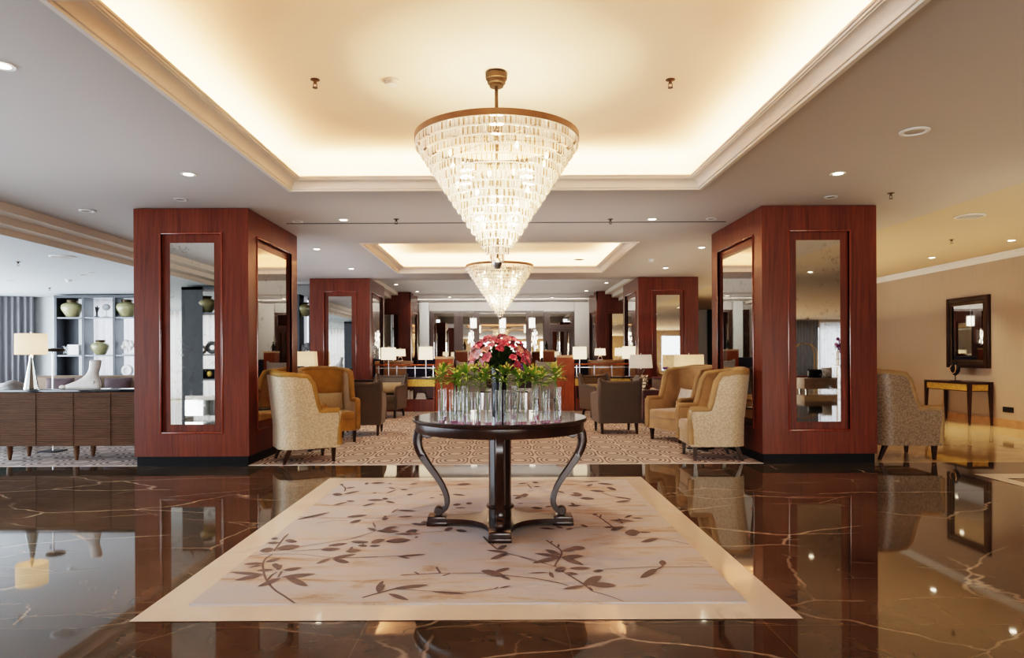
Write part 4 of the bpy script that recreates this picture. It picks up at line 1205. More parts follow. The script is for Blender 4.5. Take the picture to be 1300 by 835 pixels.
# ---------------------------------------------------------------- divider desks with rails
def divider(label, x0, x1, y0=15.25, y1=15.80):
    cx, cy = (x0+x1)/2, (y0+y1)/2; w, d = (x1-x0)/2, (y1-y0)/2
    t = thing('divider_desk', label, 'desk', (cx, cy, .004))
    m = MB(); m.box(-w, w, -d+.02, d, 0, .27, 0, .004); m.box(-w, w, d-.03, d, .27, .72); m.box(-w, -w+.04, -d+.02, d-.03, .27, .56); m.box(w-.04, w, -d+.02, d-.03, .27, .56)
    m.build('carcass', M['mahogany'], t, smooth=None)
    m = MB(); m.box(-w, w, -d, d-.03, .56, .72)
    n = int(2*w/.03)
    for k in range(n): m.box(-w+2*w*k/n+.004, -w+2*w*(k+1)/n-.004, -d-.012, -d+.002, .565, .715, 0, .004, 1)
    m.build('drawer', M['gold_leaf'], t, smooth=None)
    MB().box(-w-.0, w, -d-.03, d+.01, .72, .755, 0, .005).build('desk_top', M['dark_wood'], t)
    m = MB()
    for k in range(4):
        x = -w+.06+(2*w-.12)*k/3
        m.box(x-.011, x+.011, .0, .022, .755, 1.02)
    m.box(-w, w, .002, .02, .96, .975)
    m.build('rail', M['steel'], t, smooth=None)
    MB().box(-w, w, -.125, .16, 1.02, 1.055, 0, .006).build('raised_shelf', M['orange_wood'], t)
    return t
divider('mahogany divider desk with ribbed gold drawer and book niche on the lounge side', -2.86, -1.50)
divider('mahogany divider desk with ribbed gold drawer on the hall side', 1.64, 2.96)
DT = .7595; DS = 1.0595
def post(label, x0, x1, y, h, th=.45):
    t = thing('wood_post', label, 'post', ((x0+x1)/2, y, .004)); w = (x1-x0)/2
    MB().box(-w, w, 0, th, 0, h-.055).build('body', M['orange_wood'], t, smooth=None)
    MB().box(-w-.008, w+.008, -.008, th+.008, h-.055, h, 0, .006).build('cap', M['cap_wood'], t)
G5 = 'honey wood posts ending the low dividers'
post('front honey wood post at the end of the lounge side divider desk', -1.49, -1.09, 15.3, 1.225)
post('front honey wood post at the end of the hall side divider desk', 1.245, 1.625, 15.3, 1.245)
post('rear honey wood post seen beyond the lounge side silver chair', -1.45, -1.08, 21.5, 1.41)
post('rear honey wood post seen beyond the hall side silver chair', 1.31, 1.66, 21.5, 1.41)
for s_, nm in ((-1, 'lounge'), (1, 'hall')):
    x0, x1 = (-2.7, -1.49) if s_ < 0 else (1.70, 2.8)
    t = thing('banquette', 'dark banquette back against the rear post on the %s side' % nm, 'bench', ((x0+x1)/2, 21.8, .004)); w = (x1-x0)/2
    MB().box(-w, w, -.3, .25, .0, .44, 0, .02).build('seat', M['navy'], t)
    MB().box(-w, w, .10, .28, .44, 1.15, 0, .03).build('backrest', M['navy'], t)
GL = 'tall white lamps on the divider desks'
lamp_px('square white lamp on a steel pole, above the facing brown chair', 493.3, 441, 456.6, 15.325, DT, 8.7, kind='pole', sq=True, dep=.10, taper=.98, group=GL)
lamp_px('square white lamp on a steel pole, next to the lounge side post', 540.6, 440, 456.4, 15.325, DT, 8.4, kind='pole', sq=True, dep=.10, taper=.97, group=GL)
lamp_px('square white lamp on a steel pole, next to the hall side post', 735.8, 440, 455.8, 15.325, DT, 8.3, kind='pole', sq=True, dep=.10, taper=.98, group=GL)
lamp_px('square white lamp on a steel pole, just behind the greige drum lamp', 799, 439.6, 455.2, 15.325, DT, 8.4, kind='pole', sq=True, dep=.10, taper=.98, group=GL)
def counter(label, x0, x1, y, h, d=.5):
    t = thing('wood_counter', label, 'counter', ((x0+x1)/2, y, .004)); w = (x1-x0)/2
    MB().box(-w+.02, w-.02, 0, d, 0, h-.10).build('body', M['tan_wood'], t, smooth=None)
    MB().box(-w, w, -.02, d+.02, h-.10, h, 0, .01).build('counter_top', M['tan_wood'], t)
counter('pale burl counter behind the hall side divider rail', 2.35, 3.45, 18.2, 1.11)
counter('pale burl counter behind the lounge side divider rail', -3.15, -2.42, 18.2, 1.11)
CTT = 1.1145
GS = 'small ivory lamps on the burl counters'
lamp_px('small ivory lamp with arched base on the hall side burl counter', 761.8, 442.2, 451, 18.4, CTT, 6.5, kind='arch', sq=True, dep=.09, taper=.93, group=GS)
lamp_px('added ivory lamp standing in for a mirror reflection near the far column', 786.5, 441.5, 451.5, 18.4, CTT, 5.5, kind='arch', sq=True, dep=.09, taper=.95, group=GS)  # lamp added where only a mirror reflection belongs
lamp_px('small ivory lamp with arched base on the lounge side burl counter', 508, 443, 452, 18.4, CTT, 6.4, kind='arch', sq=True, dep=.09, taper=.93, group=GS)
# navy seat behind the lounge divider
t = thing('navy_bench', 'navy velvet bench behind the lounge side divider rail', 'bench', (at(535, 470, 17).x, 17.0, .004))
MB().box(-.40, .40, -.3, .3, .0, .46, 0, .03).build('seat', M['navy'], t)
MB().box(-.40, .40, .18, .32, .46, .98, 0, .04).build('backrest', M['navy'], t)
# books in the niche
bx = at(518, 500, 15.3).x
for k, (dx, w, h, mt, lb) in enumerate(((0, .035, .20, 'paper', 'white book standing at the open end of the desk niche'), (.045, .025, .17, 'book_red', 'thin maroon book standing second in the desk niche'), (.080, .03, .19, 'paper', 'pale book standing third in the desk niche'))):
    t = thing('book', lb, 'book', (bx+dx, 15.38, .2745), 0, 'books in the lounge desk niche')
    MB().box(-w/2, w/2, 0, .15, 0, h, 0, .002, 1).build('cover', M[mt], t); MB().box(-w/2+.004, w/2-.004, -.001, .148, .004, h+.001).build('pages', M['paper'], t, smooth=None)
for k in range(4):
    t = thing('book', ('thick white book lying lowest in the niche stack', 'grey book lying second in the niche stack', 'white book lying third in the niche stack', 'small dark book lying topmost in the niche stack')[k], 'book', (at(534, 500, 15.3).x, 15.37, .2745+.036*k), 0, 'books in the lounge desk niche')
    m_ = ('paper', 'grey_stone', 'paper', 'book_red')[k]
    MB().box(-.12+.01*k, .12-.01*k, 0, .17, 0, .034, 0, .003, 1).build('cover', M[m_], t); MB().box(-.115+.01*k, .115-.01*k, -.002, .165, .006, .028).build('pages', M['paper'], t, smooth=None)
v = MB().lathe([(0, 0), (.03, 0), (.04, .05), (.015, .10), (.02, .13), (0, .13)], seg=14, caps=False).build('white_ornament', M['marble_white'], loc=(at(738, 500, 15.3).x, 15.4, .2745)); tag(v, 'white porcelain ornament in the hall side desk niche', 'ornament')
v = MB().lathe([(0, 0), (.04, 0), (.045, .08), (.018, .13), (.018, .19), (0, .19)], seg=16, caps=False).build('glass_bottle', M['vase_glass'], loc=(at(764, 470, 15.38).x, 15.38, DT)); tag(v, 'clear glass bottle on the hall side divider desk', 'bottle')
# low table in the middle of the lounge
t = thing('coffee_table', 'low glass coffee table in the middle of the lounge, behind the tube vases', 'table', (.05, 15.9, .004))
MB().box(-.55, .55, -.4, .4, .40, .43, 0, .006).build('table_top', M['dark_glass'], t)
for sx in (-1, 1):
    for sy in (-1, 1): MB().box(sx*.5-.02, sx*.5+.02, sy*.35-.02, sy*.35+.02, 0, .40).build('leg', M['steel'], t, smooth=None)
# ---------------------------------------------------------------- back wall screens, door, pendants, lamp glints
def bx_px(m, px0, px1, py0, py1, D, th=.06, mi=0):
    a, b = at(px0, py0, D), at(px1, py1, D)
    m.box(a.x, b.x, D-th, D, b.z, a.z, mi)
DB = 25.9
def screen(label, px0, px1, top, bot, panes, frame=1.8):
    t = thing('mirror_screen', label, 'screen', (0, 0, 0))
    m = MB(); a, b = at(px0, top, DB), at(px1, bot, DB)
    xs = [a.x]; z0, z1 = .0, a.z
    m.box(a.x, b.x, DB-.02, DB+.08, 0, a.z)
    f = [at(p, 400, DB).x for p in panes]
    edges = [a.x] + f + [b.x]
    for i in range(0, len(edges), 2): m.box(edges[i], edges[i+1], DB-.10, DB-.02, 0, a.z)
    fw = frame*DB/FPX
    m.box(a.x-.004, b.x+.004, DB-.108, DB-.024, a.z-fw*1.6, a.z+.004)
    m.box(a.x+.004, b.x-.004, DB-.108, DB-.024, .002, .35)
    m.build('frame', M['dark_wood'], t, smooth=None)
    for i in range(1, len(edges)-1, 2):
        MB().box(edges[i]+.002, edges[i+1]-.002, DB-.06, DB-.03, .36, a.z-fw*1.6).build('pane', M['mirror_smoke'], t, smooth=None)
screen('dark framed mirrored screen on the back wall, lounge side bay', 546, 601, 395, 470, [551, 576.5, 588, 597.5])
screen('dark framed wide mirrored screen on the back wall behind the bouquet', 601, 690.5, 395, 470, [608.5, 667.5, 674, 689])
d = MB(); a, b = at(690.5, 395.5, DB), at(728.5, 470, DB)
d.box(a.x, b.x, DB-.02, DB+.08, 0, a.z)
d.box(a.x, a.x+.22, DB-.10, DB-.02, 0, a.z); d.box(b.x-.10, b.x, DB-.10, DB-.02, 0, a.z); d.box(a.x+.004, b.x+.004, DB-.108, DB-.024, a.z-.09, a.z+.004)
zt = at(700, 412, DB).z; zt2 = at(700, 417, DB).z
d.box(a.x+.004, b.x-.004, DB-.106, DB-.026, zt2, zt)
dr = struct(d.build('door_1', M['dark_wood'], smooth=None))
o = MB().box(a.x+.22, b.x-.10, DB-.06, DB-.03, zt, a.z-.09).build('transom', M['mirror_smoke'], dr, smooth=None)
dl = MB().box(a.x+.23, b.x-.11, DB-.07, DB-.03, .03, zt2-.01).build('door_leaf', M['dark_wood'], dr, smooth=None)
m = MB(); xa, xb = a.x+.32, b.x-.2; m.box(xa, xa+.42, DB-.09, DB-.071, 1.15, zt2-.12); m.box(xa+.55, xb, DB-.09, DB-.071, 1.15, zt2-.12)
m.build('glazing', M['mirror_smoke'], dl, smooth=None)
MB().box((xa+xb)/2-.01, (xa+xb)/2+.02, DB-.14, DB-.10, .95, 1.35, 0, .006).build('handle', M['steel'], dl)
# pale piers, dark gap strips and dark side door
p = MB(); bx_px(p, 533, 545.5, 384, 505, DB, .12); struct(p.build('wall_back', M['wall_grey'], smooth=None))
p = MB(); bx_px(p, 729, 750, 384, 505, DB, .12); struct(p.build('wall_back', M['wall_back'], smooth=None))
p = MB(); bx_px(p, 524.5, 532, 395, 505, DB, .10); struct(p.build('dark_gap', M['dark_wood'], smooth=None))  # solid strip coloured dark in place of the shaded gap
p = MB(); bx_px(p, 898, 905, 388, 500, DB, .05); struct(p.build('door_3', M['plinth'], smooth=None))
p = MB(); bx_px(p, 751, 759.5, 395, 505, DB, .10); struct(p.build('dark_strip', M['dark_wood'], smooth=None))  # plain dark strip beside the far column
# pendants
def pendant(label, px, D, pt, pb, w_px, zc):
    a, b = at(px, pt, D), at(px, pb, D); w = w_px*D/FPX/2
    t = thing('pendant_lantern', label, 'lamp', (a.x, D, zc), 0, 'pendant lanterns before the back wall')
    MB().cyl((0, 0, -.02), .05, .02, 16).build('canopy', M['steel'], t)
    MB().cyl((0, 0, a.z-zc), .006, zc-a.z-.02, 8).build('rod', M['steel'], t)
    z0, z1 = b.z-zc, a.z-zc
    MB().lathe([(w*.85, z0+.03), (w*.85, z1-.04), (0, z1-.04)], seg=24).build('glass_shade', M['lantern'], t)
    m = MB()
    for k in range(4):
        an = k*PI/2+.4
        m.box(-.008, .008, -.008, .008, z0, z1, mat=Matrix.Translation((w*math.cos(an), w*math.sin(an), 0)))
    for z in (z0, z1-.02): m.lathe([(w-.01, z), (w+.01, z), (w+.01, z+.02), (w-.01, z+.02), (w-.01, z)], seg=24, caps=False)
    m.build('cage', M['steel'], t, smooth=None)
pendant('pendant lantern hanging on the lounge side of the bouquet', 601, 23.2, 403, 417, 8.5, ZH)
pendant('pendant lantern hanging directly below the far chandelier', 638, 23.2, 403, 417, 8.5, ZH)
pendant('pendant lantern hanging on the hall side of the bouquet', 675.3, 23.2, 402.5, 417, 8.5, ZH)
def glint(label, px, py0, py1):  # glowing crystals added to imitate the reflection of a lamp
    a, b = at(px, py0, DB-.12), at(px, py1, DB-.12)
    t = thing('lamp_glint', label, 'lamp', (a.x, DB-.12, b.z), 0, 'reflected lamp glints on the back wall')
    H = a.z-b.z
    MB().box(-.04, .04, -.0, .02, 0, H).build('back_plate', M['steel'], t, smooth=None)
    m = MB(); q = random.Random(3)
    for k in range(16):
        m.lathe([(.004, 0), (.016, .02), (.016, .10), (0, .14)], (q.uniform(-.12, .12), -.05-q.random()*.07, q.uniform(.02, H-.16)), 6)
    m.build('crystal_drops', M['lantern'], t, smooth=None)
glint('added crystal sconce glowing on the lounge side of the wide screen', 598.5, 419, 441)
glint('added crystal sconce glowing on the hall side of the wide screen', 679, 418, 446)
# small items on the back shelf ledge
for px, lab in ((593, 'dark bottle on the ledge at the lounge end of the wide screen'), (676, 'dark bottle on the ledge at the hall end of the wide screen')):
    p = at(px, 446, 21.7)
    v = MB().lathe([(0, 0), (.045, 0), (.05, .16), (.018, .24), (.018, .30), (0, .30)], seg=14, caps=False).build('bottle', M['dark_glass'], loc=(-1.18 if px < 640 else 1.42, 21.7, 1.4145)); tag(v, lab, 'bottle', 'bottles on the rear posts')
# ---------------------------------------------------------------- lounge side: sideboard, lamp, stone foot
SX0, SX1, SY0, SY1 = -6.06, -4.26, 8.22, 8.68
t = thing('sideboard', 'long walnut sideboard with ribbed doors and black top against the mahogany column', 'sideboard', ((SX0+SX1)/2, (SY0+SY1)/2, .004))
w, d = (SX1-SX0)/2, (SY1-SY0)/2
zt_, zb2 = .855, .175
MB().box(-w, w, -d+.02, d, zb2, zt_-.03).build('carcass', M['sideboard'], t, smooth=None)
MB().box(-w-.01, w+.005, -d-.01, d, zt_-.03, zt_, 0, .004).build('top', M['dark_glass'], t)
for k in range(4):
    x0 = -w+2*w*k/4+.003; x1 = -w+2*w*(k+1)/4-.003
    P = []
    n = 24
    for i in range(n):
        za = zb2+.005+(zt_-.04-zb2-.005)*i/n; zc = zb2+.005+(zt_-.04-zb2-.005)*(i+1)/n
        P += [(-d+.012, za), (-d+.012, za+.006), (-d-.004, za+.010), (-d-.004, zc-.002)]
    P.append((-d+.012, zt_-.04))
    m = MB(); m.grid([[(x0, y, z) for y, z in P], [(x1, y, z) for y, z in P]])
    m.quad((x0, -d-.004, zb2+.005), (x0, -d+.02, zb2+.005), (x0, -d+.02, zt_-.04), (x0, -d-.004, zt_-.04))
    m.quad((x1, -d-.004, zb2+.005), (x1, -d+.02, zb2+.005), (x1, -d+.02, zt_-.04), (x1, -d-.004, zt_-.04))
    m.build('door', M['sideboard'], t, smooth=None)
for x in (-w+.09, 0, w-.09):
    for y in (-d+.06, d-.06):
        MB().lathe([(.016, 0), (.034, .11), (.030, .13), (.034, .145), (.034, zb2)], (x, y, 0), 14).build('leg', M['sideboard'], t)
ST = .8592
lamp_px('table lamp with ivory drum shade on a faceted mirrored cone base on the sideboard', 39.5, 423.5, 450, 8.42, ST, 17.8, kind='cone', sm='shade_amber', taper=.99, base='mirror_smoke')
# stone foot
fx = at(106, 490, 8.45).x
prof = [(0, -.235, .205, .060), (.02, -.245, .215, .068), (.045, -.23, .215, .070), (.07, -.16, .212, .068), (.095, -.09, .205, .064), (.13, -.02, .195, .060), (.165, .025, .185, .056), (.20, .055, .185, .054), (.24, .075, .195, .056), (.28, .085, .205, .060), (.32, .088, .212, .063), (.345, .09, .215, .064), (.357, .105, .205, .055)]
m = MB(); rings = []
for z, xa, xb, hw in prof:
    cx_, L_ = (xa+xb)/2, (xb-xa)/2; r_ = []
    for k in range(28):
        a = 2*PI*k/28; c_, s_ = math.cos(a), math.sin(a)
        x = cx_ + L_*math.copysign(abs(c_)**.85, c_)
        wy = hw*(1 if z > .1 else (1.0 if x < -.05 else .82 + .18*abs((x-.1)/.15 if x < .1 else 1)*.3))
        y = wy*math.copysign(abs(s_)**.9, s_)
        r_.append(m.bm.verts.new((x, y, z)))
    rings.append(r_)
for p_, q_ in zip(rings, rings[1:]):
    for k in range(28): m.bm.faces.new((p_[k], p_[(k+1) % 28], q_[(k+1) % 28], q_[k]))
m.bm.faces.new(rings[0][::-1]); m.bm.faces.new(rings[-1])
for k, (dx, y, r_) in enumerate(((-.245, -.038, .026), (-.252, -.012, .020), (-.243, .010, .018), (-.228, .031, .017), (-.205, .05, .016))):
    m.ball((dx+.01, y, r_*.95), r_, 1.7, 1, .95, 12, 8)
m.ball((.15, -.05, .085), .022, 1, .6, 1, 10, 6)
fo = m.build('foot_sculpture', M['marble_white'], smooth=80, loc=(fx, 8.45, ST))
tag(fo, 'oversized white marble foot sculpture cut at the ankle, on the sideboard', 'sculpture')
# reading lamp behind the sideboard
t = thing('floor_lamp', 'slim reading floor lamp with flat disc head behind the sideboard', 'lamp', (at(67, 470, 9.05).x, 9.05, .004))
MB().box(-.14, .12, -.12, .12, 0, .015, 0, .004).build('base', M['black_metal'], t)
MB().cyl((0, 0, .01), .010, 1.29, 10).build('pole', M['steel'], t)
m = MB(); m.tube([(0, 0, 1.30), (-.02, 0, 1.345), (.06, 0, 1.35)], .008, 8); m.build('arm', M['steel'], t)
MB().lathe([(0, 1.325), (.10, 1.325), (.12, 1.34), (.11, 1.36), (0, 1.372)], (.03, 0, 0), 24, caps=False).build('lamp_head', M['bronze'], t)
# sofa and chairs behind the sideboard
s3 = sofa('tan fabric sofa with mauve cushions behind the sideboard, below the display shelf', at(112, 470, 11.6).x, 11.7, 0, 2.1, [M['tan_fab'], M['tan_fab']], 'sofa', .93)
cushion('cushion', 'mauve cushion on the tan sofa near its lamp end', (at(72, 478, 11.5).x, 11.56, .70), .46, .42, .15, M['plum_cush'], -15, 5)
cushion('cushion', 'mauve cushion on the tan sofa next to the first mauve one', (at(107, 478, 11.5).x, 11.56, .70), .46, .42, .15, M['plum_cush'], -15, -8)
cushion('cushion', 'mauve cushion on the tan sofa behind the stone foot', (at(146, 478, 11.5).x, 11.56, .70), .46, .42, .15, M['plum_cush'], -15, 4)
gl = make_chair('low_armchair', .80, .74, .12, h_tub, [M['grey_fab'], M['grey_fab'], M['grey_fab']], th=.09, flare=0)
place(gl, at(22, 478, 10.3).x, 10.45, 150, 'grey tub armchair behind the sideboard lamp', None)
gl2 = make_chair('low_armchair', .76, .74, .12, h_tub, [M['teal'], M['teal'], M['teal']], th=.09, flare=0)
place(gl2, at(-16, 478, 9.2).x, 9.3, 140, 'teal tub armchair at the picture edge behind the sideboard', None)
# ---------------------------------------------------------------- display shelves
def display(label, xs, y0, y1, top, boards, back=None, low=.5, lowmat=None):
    cx = (xs[0]+xs[-1])/2; t = thing('display_shelf', label, 'shelf', (cx, y0, .004))
    d = y1-y0
    for k, x in enumerate(xs):
        MB().box(x-cx-.03, x-cx+.03, 0, d, 0, top, 0, .003, 1).build('upright', M['shelf'], t)
    for z in boards:
        for a, b in zip(xs, xs[1:]):
            MB().box(a-cx+.03, b-cx-.03, .01, d-.01, z-.035, z, 0, .003, 1).build('shelf_board', M['shelf_edge'], t)
    MB().box(xs[0]-cx-.03, xs[-1]-cx+.03, -.005, d, top-.06, top+.001).build('top_board', M['shelf'], t, smooth=None)
    for a, b in zip(xs, xs[1:]):
        MB().box(a-cx+.03, b-cx-.03, .0, d-.01, .06, low).build('cabinet_door', lowmat or M['shelf'], t, smooth=None)
    if back:
        for a, b, m_ in back:
            MB().box(a-cx, b-cx, d-.012, d, low, top).build('back_panel', m_, t, smooth=None)
    return t
SXS = [-10.13, -9.50, -8.80, -8.10, -7.40, -6.70, -6.0, -5.3, -4.62]
display('tall open charcoal display shelf along the far lounge wall, white curtain behind it', SXS, 15.5, 15.86, 2.655, [2.16, 1.30, .80], [(-10.16, -9.82, M['shelf'])], .46)
def vase_l(name, label, x, y, z, prof, mat, cat='vase', group=None):
    o = MB().lathe(prof, seg=32, caps=False).build(name, M[mat], loc=(x, y, z), smooth=50)
    return tag(o, label, cat, group)
JAR = [(0, 0), (.10, 0), (.13, .02), (.215, .16), (.235, .23), (.215, .29), (.15, .325), (.11, .335), (.105, .375), (.125, .385), (.12, .395), (.09, .395), (.085, .34), (0, .3)]
def jar(label, px, z, D=15.68, s=1.0, x=None):
    t = thing('ginger_jar', label, 'jar', (at(px, 400, D).x if x is None else x, D, z), 0, 'olive glazed jars')
    MB().lathe([(r_*s, zz*s) for r_, zz in JAR], seg=32, caps=False).build('body', M['olive'], t, smooth=50)
    MB().lathe([(.088*s, .337*s), (.107*s, .337*s), (.127*s, .383*s), (.122*s, .400*s), (.085*s, .402*s)], seg=32, caps=False).build('collar', M['bronze'], t)
    return t
Z1, Z2, Z3 = 2.1645, 1.3045, .8045
jar('round olive jar on the top shelf board, nearest the grey drape', 92, Z1, s=1.0)
jar('round olive jar on the top shelf board, right against the front column edge', 161.5, Z1, s=1.0)
jar('round olive jar on the middle shelf board', 127.5, Z2, s=.85)
jar('smaller olive jar seen in the gap between the two mahogany columns', 386, Z1, s=.8)
# small sculptures
def small(name, label, px, D, z, build, mat, cat='ornament'):
    m = MB(); build(m); o = m.build(name, mat, loc=(at(px, 400, D).x, D, z), smooth=60); return tag(o, label, cat)
small('hand_sculpture', 'small dark hand sculpture on a peg, top board of the shelf', 123, 15.66, Z1, lambda m: (m.box(-.04, .04, -.03, .03, 0, .03), m.tube([(0,0,.02),(0,0,.12)], .02, 8), m.tube([(0,0,.12),(-.03,0,.24)], [.025,.012], 8), m.tube([(0,0,.12),(.01,0,.26)], [.022,.012], 8), m.tube([(0,0,.12),(.05,0,.23)], [.022,.012], 8)), M['black_metal'])
small('disc_sculpture', 'round stone disc on a thin stand, top board of the shelf', 135, 15.66, Z1, lambda m: (m.box(-.05, .05, -.03, .03, 0, .02), m.tube([(0,0,.01),(0,0,.16)], .008, 6), m.ball((0, 0, .23), .095, 1, .3, .8, 16, 10)), M['grey_stone'])
small('coral_ornament', 'branching white coral ornament on the middle board', 162, 15.66, Z2, lambda m: (m.box(-.10, .10, -.05, .05, 0, .025), m.tube([(0,0,.02),(0,0,.14)], .02, 8), [m.ball((.10*math.cos(a), .02*math.sin(3*a), .22+.07*math.sin(a)), .065, 1, .7, 1, 10, 6) for a in (0, .9, 1.8, 2.7, 3.6, 4.5, 5.4)], m.ball((0, 0, .24), .09, 1, .6, 1, 10, 6)), M['marble_white'])
def ring(m, R_=.10, r_=.04, z=None):
    z = R_+r_ if z is None else z
    m.tube([(R_*math.cos(2*PI*i/24), 0, z+R_*math.sin(2*PI*i/24)) for i in range(24)], r_, 10, closed=True)
small('ring_sculpture', 'white ceramic ring standing on the low board of the shelf', 161.5, 15.62, Z3, lambda m: ring(m, .095, .045), M['marble_white'])
for k, (px, lb) in enumerate(((84, 'clear glass block leaning on the middle board near the drape'), (95.5, 'striped white lantern box on the middle board beside the glass block'))):
    m = MB()
    if k == 0: m.box(-.09, .09, -.05, .05, 0, .22, 0, .01)
    else:
        for j in range(5): m.box(-.13, .13, -.08, .08, j*.05, j*.05+.035, 0, .006)
        m.box(-.11, .11, -.06, .06, 0, .235)
    o = m.build('glass_block' if k == 0 else 'lantern_box', M['vase_glass'] if k == 0 else M['white'], loc=(at(px, 440, 15.64).x, 15.64, Z2)); tag(o, lb, 'ornament')
small('rock_sculpture', 'jagged dark stone sculpture in the gap between the two mahogany columns', 387, 15.62, Z2, lambda m: (m.box(-.12, .12, -.07, .07, 0, .03), m.ball((-.02, 0, .12), .12, 1, .7, .8, 7, 5), m.ball((.06, 0, .17), .10, 1.1, .7, .9, 6, 4)), M['grey_stone'])
# shelf seen only in the mirror of the front column
display('dark display shelf standing behind the viewer, seen reflected in the front column mirror', [-6.42, -5.70, -5.0], 1.50, 1.90, 2.655, [2.14, 1.30, .80], [(-6.4, -6.02, M['shelf'])], .46, M['mirror'])
for xx, lb in ((-6.02, 'olive jar on the reflected dark shelf'),):
    jar(lb, 0, 2.1445, 1.72, .85, xx)
for xx, zz, s_, lb in ((-6.09, 1.3045, 1.0, 'small white ring ornament on the reflected dark shelf'), (-5.90, 1.3045, 1.5, 'larger grey ring ornament on the reflected dark shelf')):
    m = MB(); ring(m, .06*s_, .028*s_); o = m.build('ring_sculpture', M['marble_white'] if s_ == 1 else M['grey_stone'], loc=(xx, 1.75, zz)); tag(o, lb, 'ornament')
m = MB(); m.box(-.13, .13, -.05, .05, 0, .20, 0, .02); o = m.build('mantel_clock', M['plinth'], loc=(-5.94, 1.75, .8045))
tag(o, 'small dark arched box with gold inset on the reflected shelf', 'ornament'); g = MB().ball((0, .052, .10), .06, 1, .2, 1, 14, 8).build('gold_inset', M['gold_leaf'], o)
# ---------------------------------------------------------------- hall side: console, mirror, bust
t = thing('hall_console', 'dark tapered leg console with gold drawers against the taupe hall wall', 'table', (8.27, 12.41, 0))
HL, HD = .62, .20
MB().box(-HD-.01, HD+.01, -HL-.01, HL+.01, .72, .75, 0, .003).build('table_top', M['dark_wood'], t)
MB().box(-HD+.02, HD-.01, -HL+.03, HL-.03, .585, .72).build('carcass', M['dark_wood'], t, smooth=None)
MB().box(-HD-.002, -HD+.02, -HL+.06, HL-.06, .60, .71, 0, .003).build('drawer', M['gold_leaf'], t)
m = MB(); n = 9
for k in range(n): m.box(-HD+.06+(2*HD-.12)*k/n+.003, -HD+.06+(2*HD-.12)*(k+1)/n-.003, -HL+.012, -HL+.035, .60, .71, 0, .006, 1)
m.build('end_panel', M['gold_leaf'], t)
for sx in (-1, 1):
    for sy in (-1, 1):
        m = MB(); x, y = sx*(HD-.02), sy*(HL-.025)
        v0 = [m.bm.verts.new((x+u*.030, y+v*.03, .72)) for u, v in ((-1,-1),(1,-1),(1,1),(-1,1))]
        v1 = [m.bm.verts.new((x+u*.014+sx*.012, y+v*.014+sy*.012, 0)) for u, v in ((-1,-1),(1,-1),(1,1),(-1,1))]
        m.bm.faces.new(v0); m.bm.faces.new(v1[::-1])
        for i in range(4): m.bm.faces.new((v0[i], v0[(i+1) % 4], v1[(i+1) % 4], v1[i]))
        m.build('leg', M['dark_wood'], t, smooth=None)
bu = thing('necklace_bust', 'small black jewellery bust on a stand with pale cord, on the hall console', 'display', (8.20, 12.35, .7505))
MB().box(-.06, .06, -.07, .07, 0, .012, 0, .003).build('base', M['black_metal'], bu)
MB().cyl((0, 0, .01), .008, .10, 8).build('stand', M['black_metal'], bu)
m = MB(); P = []
for z, w_, dd in ((.10, .02, .015), (.13, .075, .03), (.18, .12, .04), (.24, .125, .045), (.28, .09, .04), (.30, .045, .03), (.345, .038, .028)):
    P.append([(dd*math.cos(2*PI*i/16), w_*math.sin(2*PI*i/16), z) for i in range(17)])
m.grid(P); m.poly(P[-1][:-1]); m.build('bust', M['plinth'], bu, smooth=60)
MB().tube([(-.03, .05, .29), (-.052, .09, .22), (-.045, .05, .155), (-.042, .0, .14), (-.045, -.05, .155), (-.052, -.09, .22), (-.03, -.05, .29)], .006, 6).build('necklace', M['cap_wood'], bu)
mt = thing('wall_mirror', 'tall wall mirror in a dark and bronze frame above the hall console', 'mirror', (RX, 12.42, 0))
ya, yb, za, zb3 = -.56, .56, .985, 2.275
def rframe(m, y0, y1, z0, z1, b, x0, x1):
    m.box(x0, x1, y0, y0+b, z0, z1, 0, .006); m.box(x0, x1, y1-b, y1, z0, z1, 0, .006); m.box(x0, x1, y0+b, y1-b, z0, z0+b, 0, .006); m.box(x0, x1, y0+b, y1-b, z1-b, z1, 0, .006)
m = MB(); rframe(m, ya, yb, za, zb3, .075, -.055, -.001); m.build('outer_frame', M['dark_wood'], mt)
m = MB(); rframe(m, ya+.06, yb-.06, za+.06, zb3-.06, .085, -.042, -.002); m.build('inner_frame', M['bronze'], mt)
MB().box(-.02, -.003, ya+.13, yb-.13, za+.13, zb3-.13).build('glass', M['mirror_clean'], mt, smooth=None)
s = MB(); s.box(-.012, -.001, -.12, .12, -.045, .045, 0, .004); so = s.build('wall_socket', M['socket'], loc=(RX, 11.46, .30)); tag(so, 'black double wall socket low on the hall wall beside the console', 'socket')
# ---------------------------------------------------------------- things behind the viewer seen in the hall side mirrors
def cart(label, x, y, rz):
    t = thing('luggage_cart', label, 'cart', (x, y, 0), R(rz), 'brass luggage carts')
    MB().box(-.55, .55, -.30, .30, .16, .24, 0, .02).build('deck', M['book_red'], t)
    m = MB()
    for s_ in (-1, 1):
        m.tube([(-.52, s_*.27, .2), (-.52, s_*.27, 1.3), (-.42, s_*.22, 1.56), (-.2, s_*.10, 1.72), (0, 0, 1.76), (.2, -s_*.10, 1.72), (.42, -s_*.22, 1.56), (.52, -s_*.27, 1.3), (.52, -s_*.27, .2)], .022, 10)
    m.build('bow_frame', M['brass'], t)
    for sx in (-1, 1):
        for sy in (-1, 1): MB().lathe([(.07, -.02), (.07, .02)], seg=16, mat=Matrix.Translation((sx*.42, sy*.22, .075)) @ Matrix.Rotation(PI/2, 4, 'X')).build('wheel', M['black_metal'], t)
cart('brass luggage cart with arched bow frame, reflected near the drape', 14.2, -16.4, 10)
